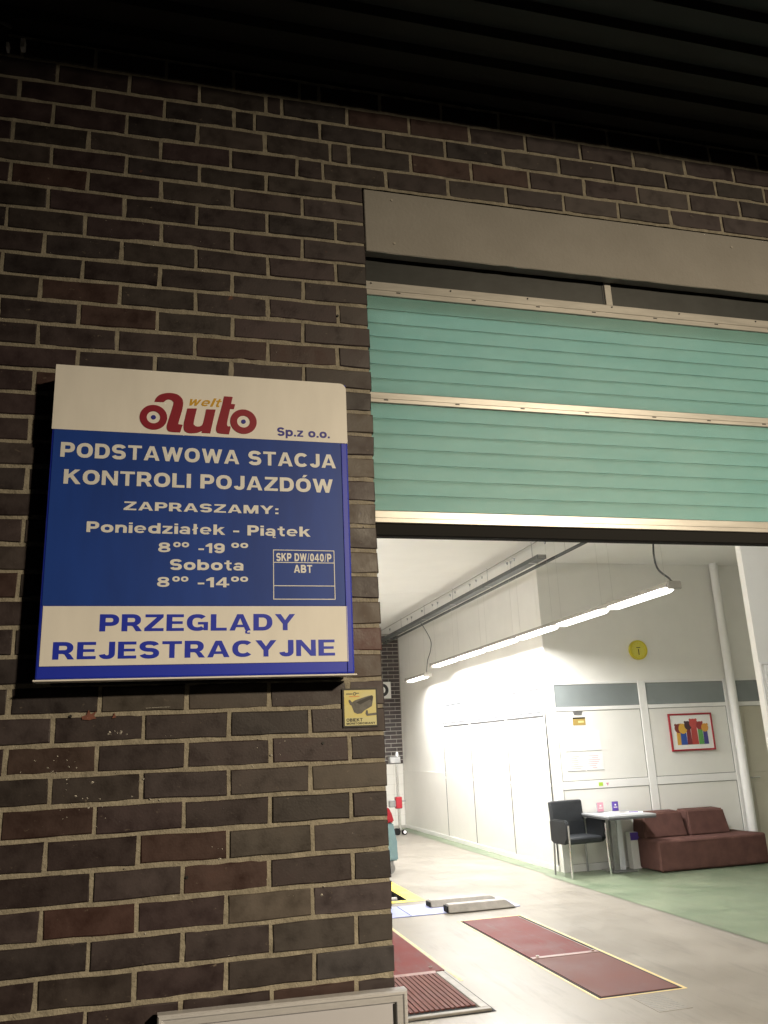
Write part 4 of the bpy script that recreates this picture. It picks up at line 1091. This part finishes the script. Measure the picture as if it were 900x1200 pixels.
k = 0; x = .815
while x < 1.262:
    fbox('rib', x, x + .026, 2.955, 3.785, .003, .012, M['red_plate2'], lpl, .002); x += .034
fbox('frame_bar', 1.288, 1.345, 2.88, 3.80, .0, .016, M['ramp'], lpl, .003)
fbox('frame_bar', .78, 1.345, 2.835, 2.878, .0, .016, M['ramp'], lpl, .003)
fbox('dark_joint', 1.347, 1.366, 2.815, 5.45, .0, .002, M['black'], lpl, 0)
fbox('dark_joint', .78, 1.347, 2.815, 2.833, .0, .002, M['black'], lpl, 0)
fbox('yellow_outline', 1.390, 1.412, 3.55, 5.49, .0, .0022, M['yline'], lpl, 0)
# drain grate, flush steel grille with slots
dg_ = thing('drain_grate', 'flush beige drain grate with slots beside the long red plate', 'drain', (2.365, 2.585, 0), R(0))
fbox('grate_frame', -.115, .115, -.175, .175, .0, .002, M['floor'], dg_, 0)
for j in range(3):
    for i in range(10):
        fbox('slot', -.10 + .068 * j, -.10 + .068 * j + .055, -.155 + .032 * i, -.155 + .032 * i + .012, .0021, .0030, M['joint'], dg_, 0)
# blue tester plate and its two covers
bt = thing('tester_plate', 'blue grey steel floor plate of the tester beyond the red plates', 'floor plate')
fbox('steel_sheet', .4, 1.715, 5.90, 6.45, .0, .008, M['bluep'], bt)
fbox('steel_sheet', 1.722, 2.86, 5.90, 6.45, .0, .008, M['bluep'], bt)
def hump(name, label, x0, x1, y0, y1, h):
    t = thing(name, label, 'cover', (0, 0, .008), 0, 'grey covers on the tester plate')
    b = B()
    P = [(y0, 0), (y0 + .045, h), (y1 - .045, h), (y1, 0)]
    A_ = [b.verts.new((x0 + (.0 if z == 0 else .0), y, z)) for y, z in P]; C_ = [b.verts.new((x1 + (0.10 if z == 0 else .0), y, z)) for y, z in P]
    for i in range(4): b.faces.new((A_[i], A_[(i + 1) % 4], C_[(i + 1) % 4], C_[i]))
    b.faces.new(A_); b.faces.new(C_[::-1])
    bmesh.ops.bevel(b, geom=b.edges[:], offset=.006, segments=2, affect='EDGES')
    obj('cover_body', b, M['ramp'], t)
    b = B(); box(b, x0 - .012, x0 - .001, y0 + .03, y1 - .03, 0, h - .012, .003); obj('end_plate', b, M['black'], t)
hump('roller_cover', 'nearer grey steel roller cover on the blue plate', 2.09, 2.70, 5.84, 6.03, .07)
hump('roller_cover', 'farther grey steel roller cover on the blue plate', 2.02, 2.68, 6.20, 6.40, .06)
rt = thing('roller_unit', 'blue roller with pale hub in the yellow edged floor pit', 'roller unit', (0, 0, 0))
b = B(); cyl(b, (.6, 6.98, -.02), (1.66, 6.98, -.02), .075, n=24); obj('roller', b, M['blue'], rt, smooth=True)
b = B(); cyl(b, (1.665, 6.98, -.02), (1.76, 6.98, -.02), .062, .05, 20); obj('hub', b, M['frame'], rt, smooth=True)
b = B(); cyl(b, (1.765, 6.98, -.03), (1.86, 6.98, -.03), .045, .04, 20); box(b, 1.80, 1.925, 6.95, 7.01, -.06, -.03); obj('bearing', b, M['ramp'], rt, smooth=True)
b = B(); cyl(b, (.6, 7.35, -.05), (1.75, 7.35, -.05), .075, n=24); obj('roller', b, M['steel'], rt, smooth=True)
# headlight tester column in the far distance
ht = thing('headlight_tester', 'tall chrome headlight tester column with red clamp by the far corner', 'tester', (3.71, 13.5, 0))
b = B(); cyl(b, (0, 0, .08), (-.02, 0, 1.34), .027, n=16); obj('column', b, M['chrome'], ht, smooth=True)
b = B(); box(b, -.07, .05, -.06, .06, .47, .68, .01); obj('clamp', b, M['red'], ht)
b = B(); cyl(b, (.05, 0, .60), (.13, 0, .60), .014, n=10); box(b, -.2, -.07, -.05, .05, .50, .62, .01); obj('knob', b, M['steel'], ht)
b = B(); box(b, -.17, .06, -.07, .07, 1.28, 1.42, .02); cyl(b, (.0, 0, 1.42), (.0, 0, 1.50), .045, .03, 14); obj('head', b, M['steel'], ht)
b = B(); cyl(b, (-.06, -.05, .06), (-.06, .05, .06), .06, n=18); cyl(b, (.08, -.05, .045), (.08, .05, .045), .045, n=18); obj('wheel', b, M['black'], ht)
b = B(); cyl(b, (.08, -.056, .05), (.08, -.051, .05), .03, n=18); obj('wheel_cap', b, M['frame'], ht)
gm = thing('workshop_machine', 'red and blue grey workshop machine peeping past the brick edge at the back', 'machine', (2.15, 8.75, 0))
b = B(); plate(b, [(-.35, .84), (.08, .84), (.125, .78), (.165, .64), (-.35, .64)], -.12, .34); bmesh.ops.bevel(b, geom=b.edges[:], offset=.02, segments=2, affect='EDGES'); obj('hood', b, M['red'], gm)
b = B(); plate(b, [(-.36, .635), (.15, .635), (.19, .40), (.20, .17), (-.36, .17)], -.10, .30); bmesh.ops.bevel(b, geom=b.edges[:], offset=.015, segments=2, affect='EDGES'); obj('body', b, M['tealm'], gm)
for x in (-.25, .09):
    b = B(); cyl(b, (x, -.06, .075), (x, -.02, .075), .072, n=20); box(b, x - .05, x + .05, -.08, .02, .10, .168, .006); obj('castor', b, M['steel'], gm)
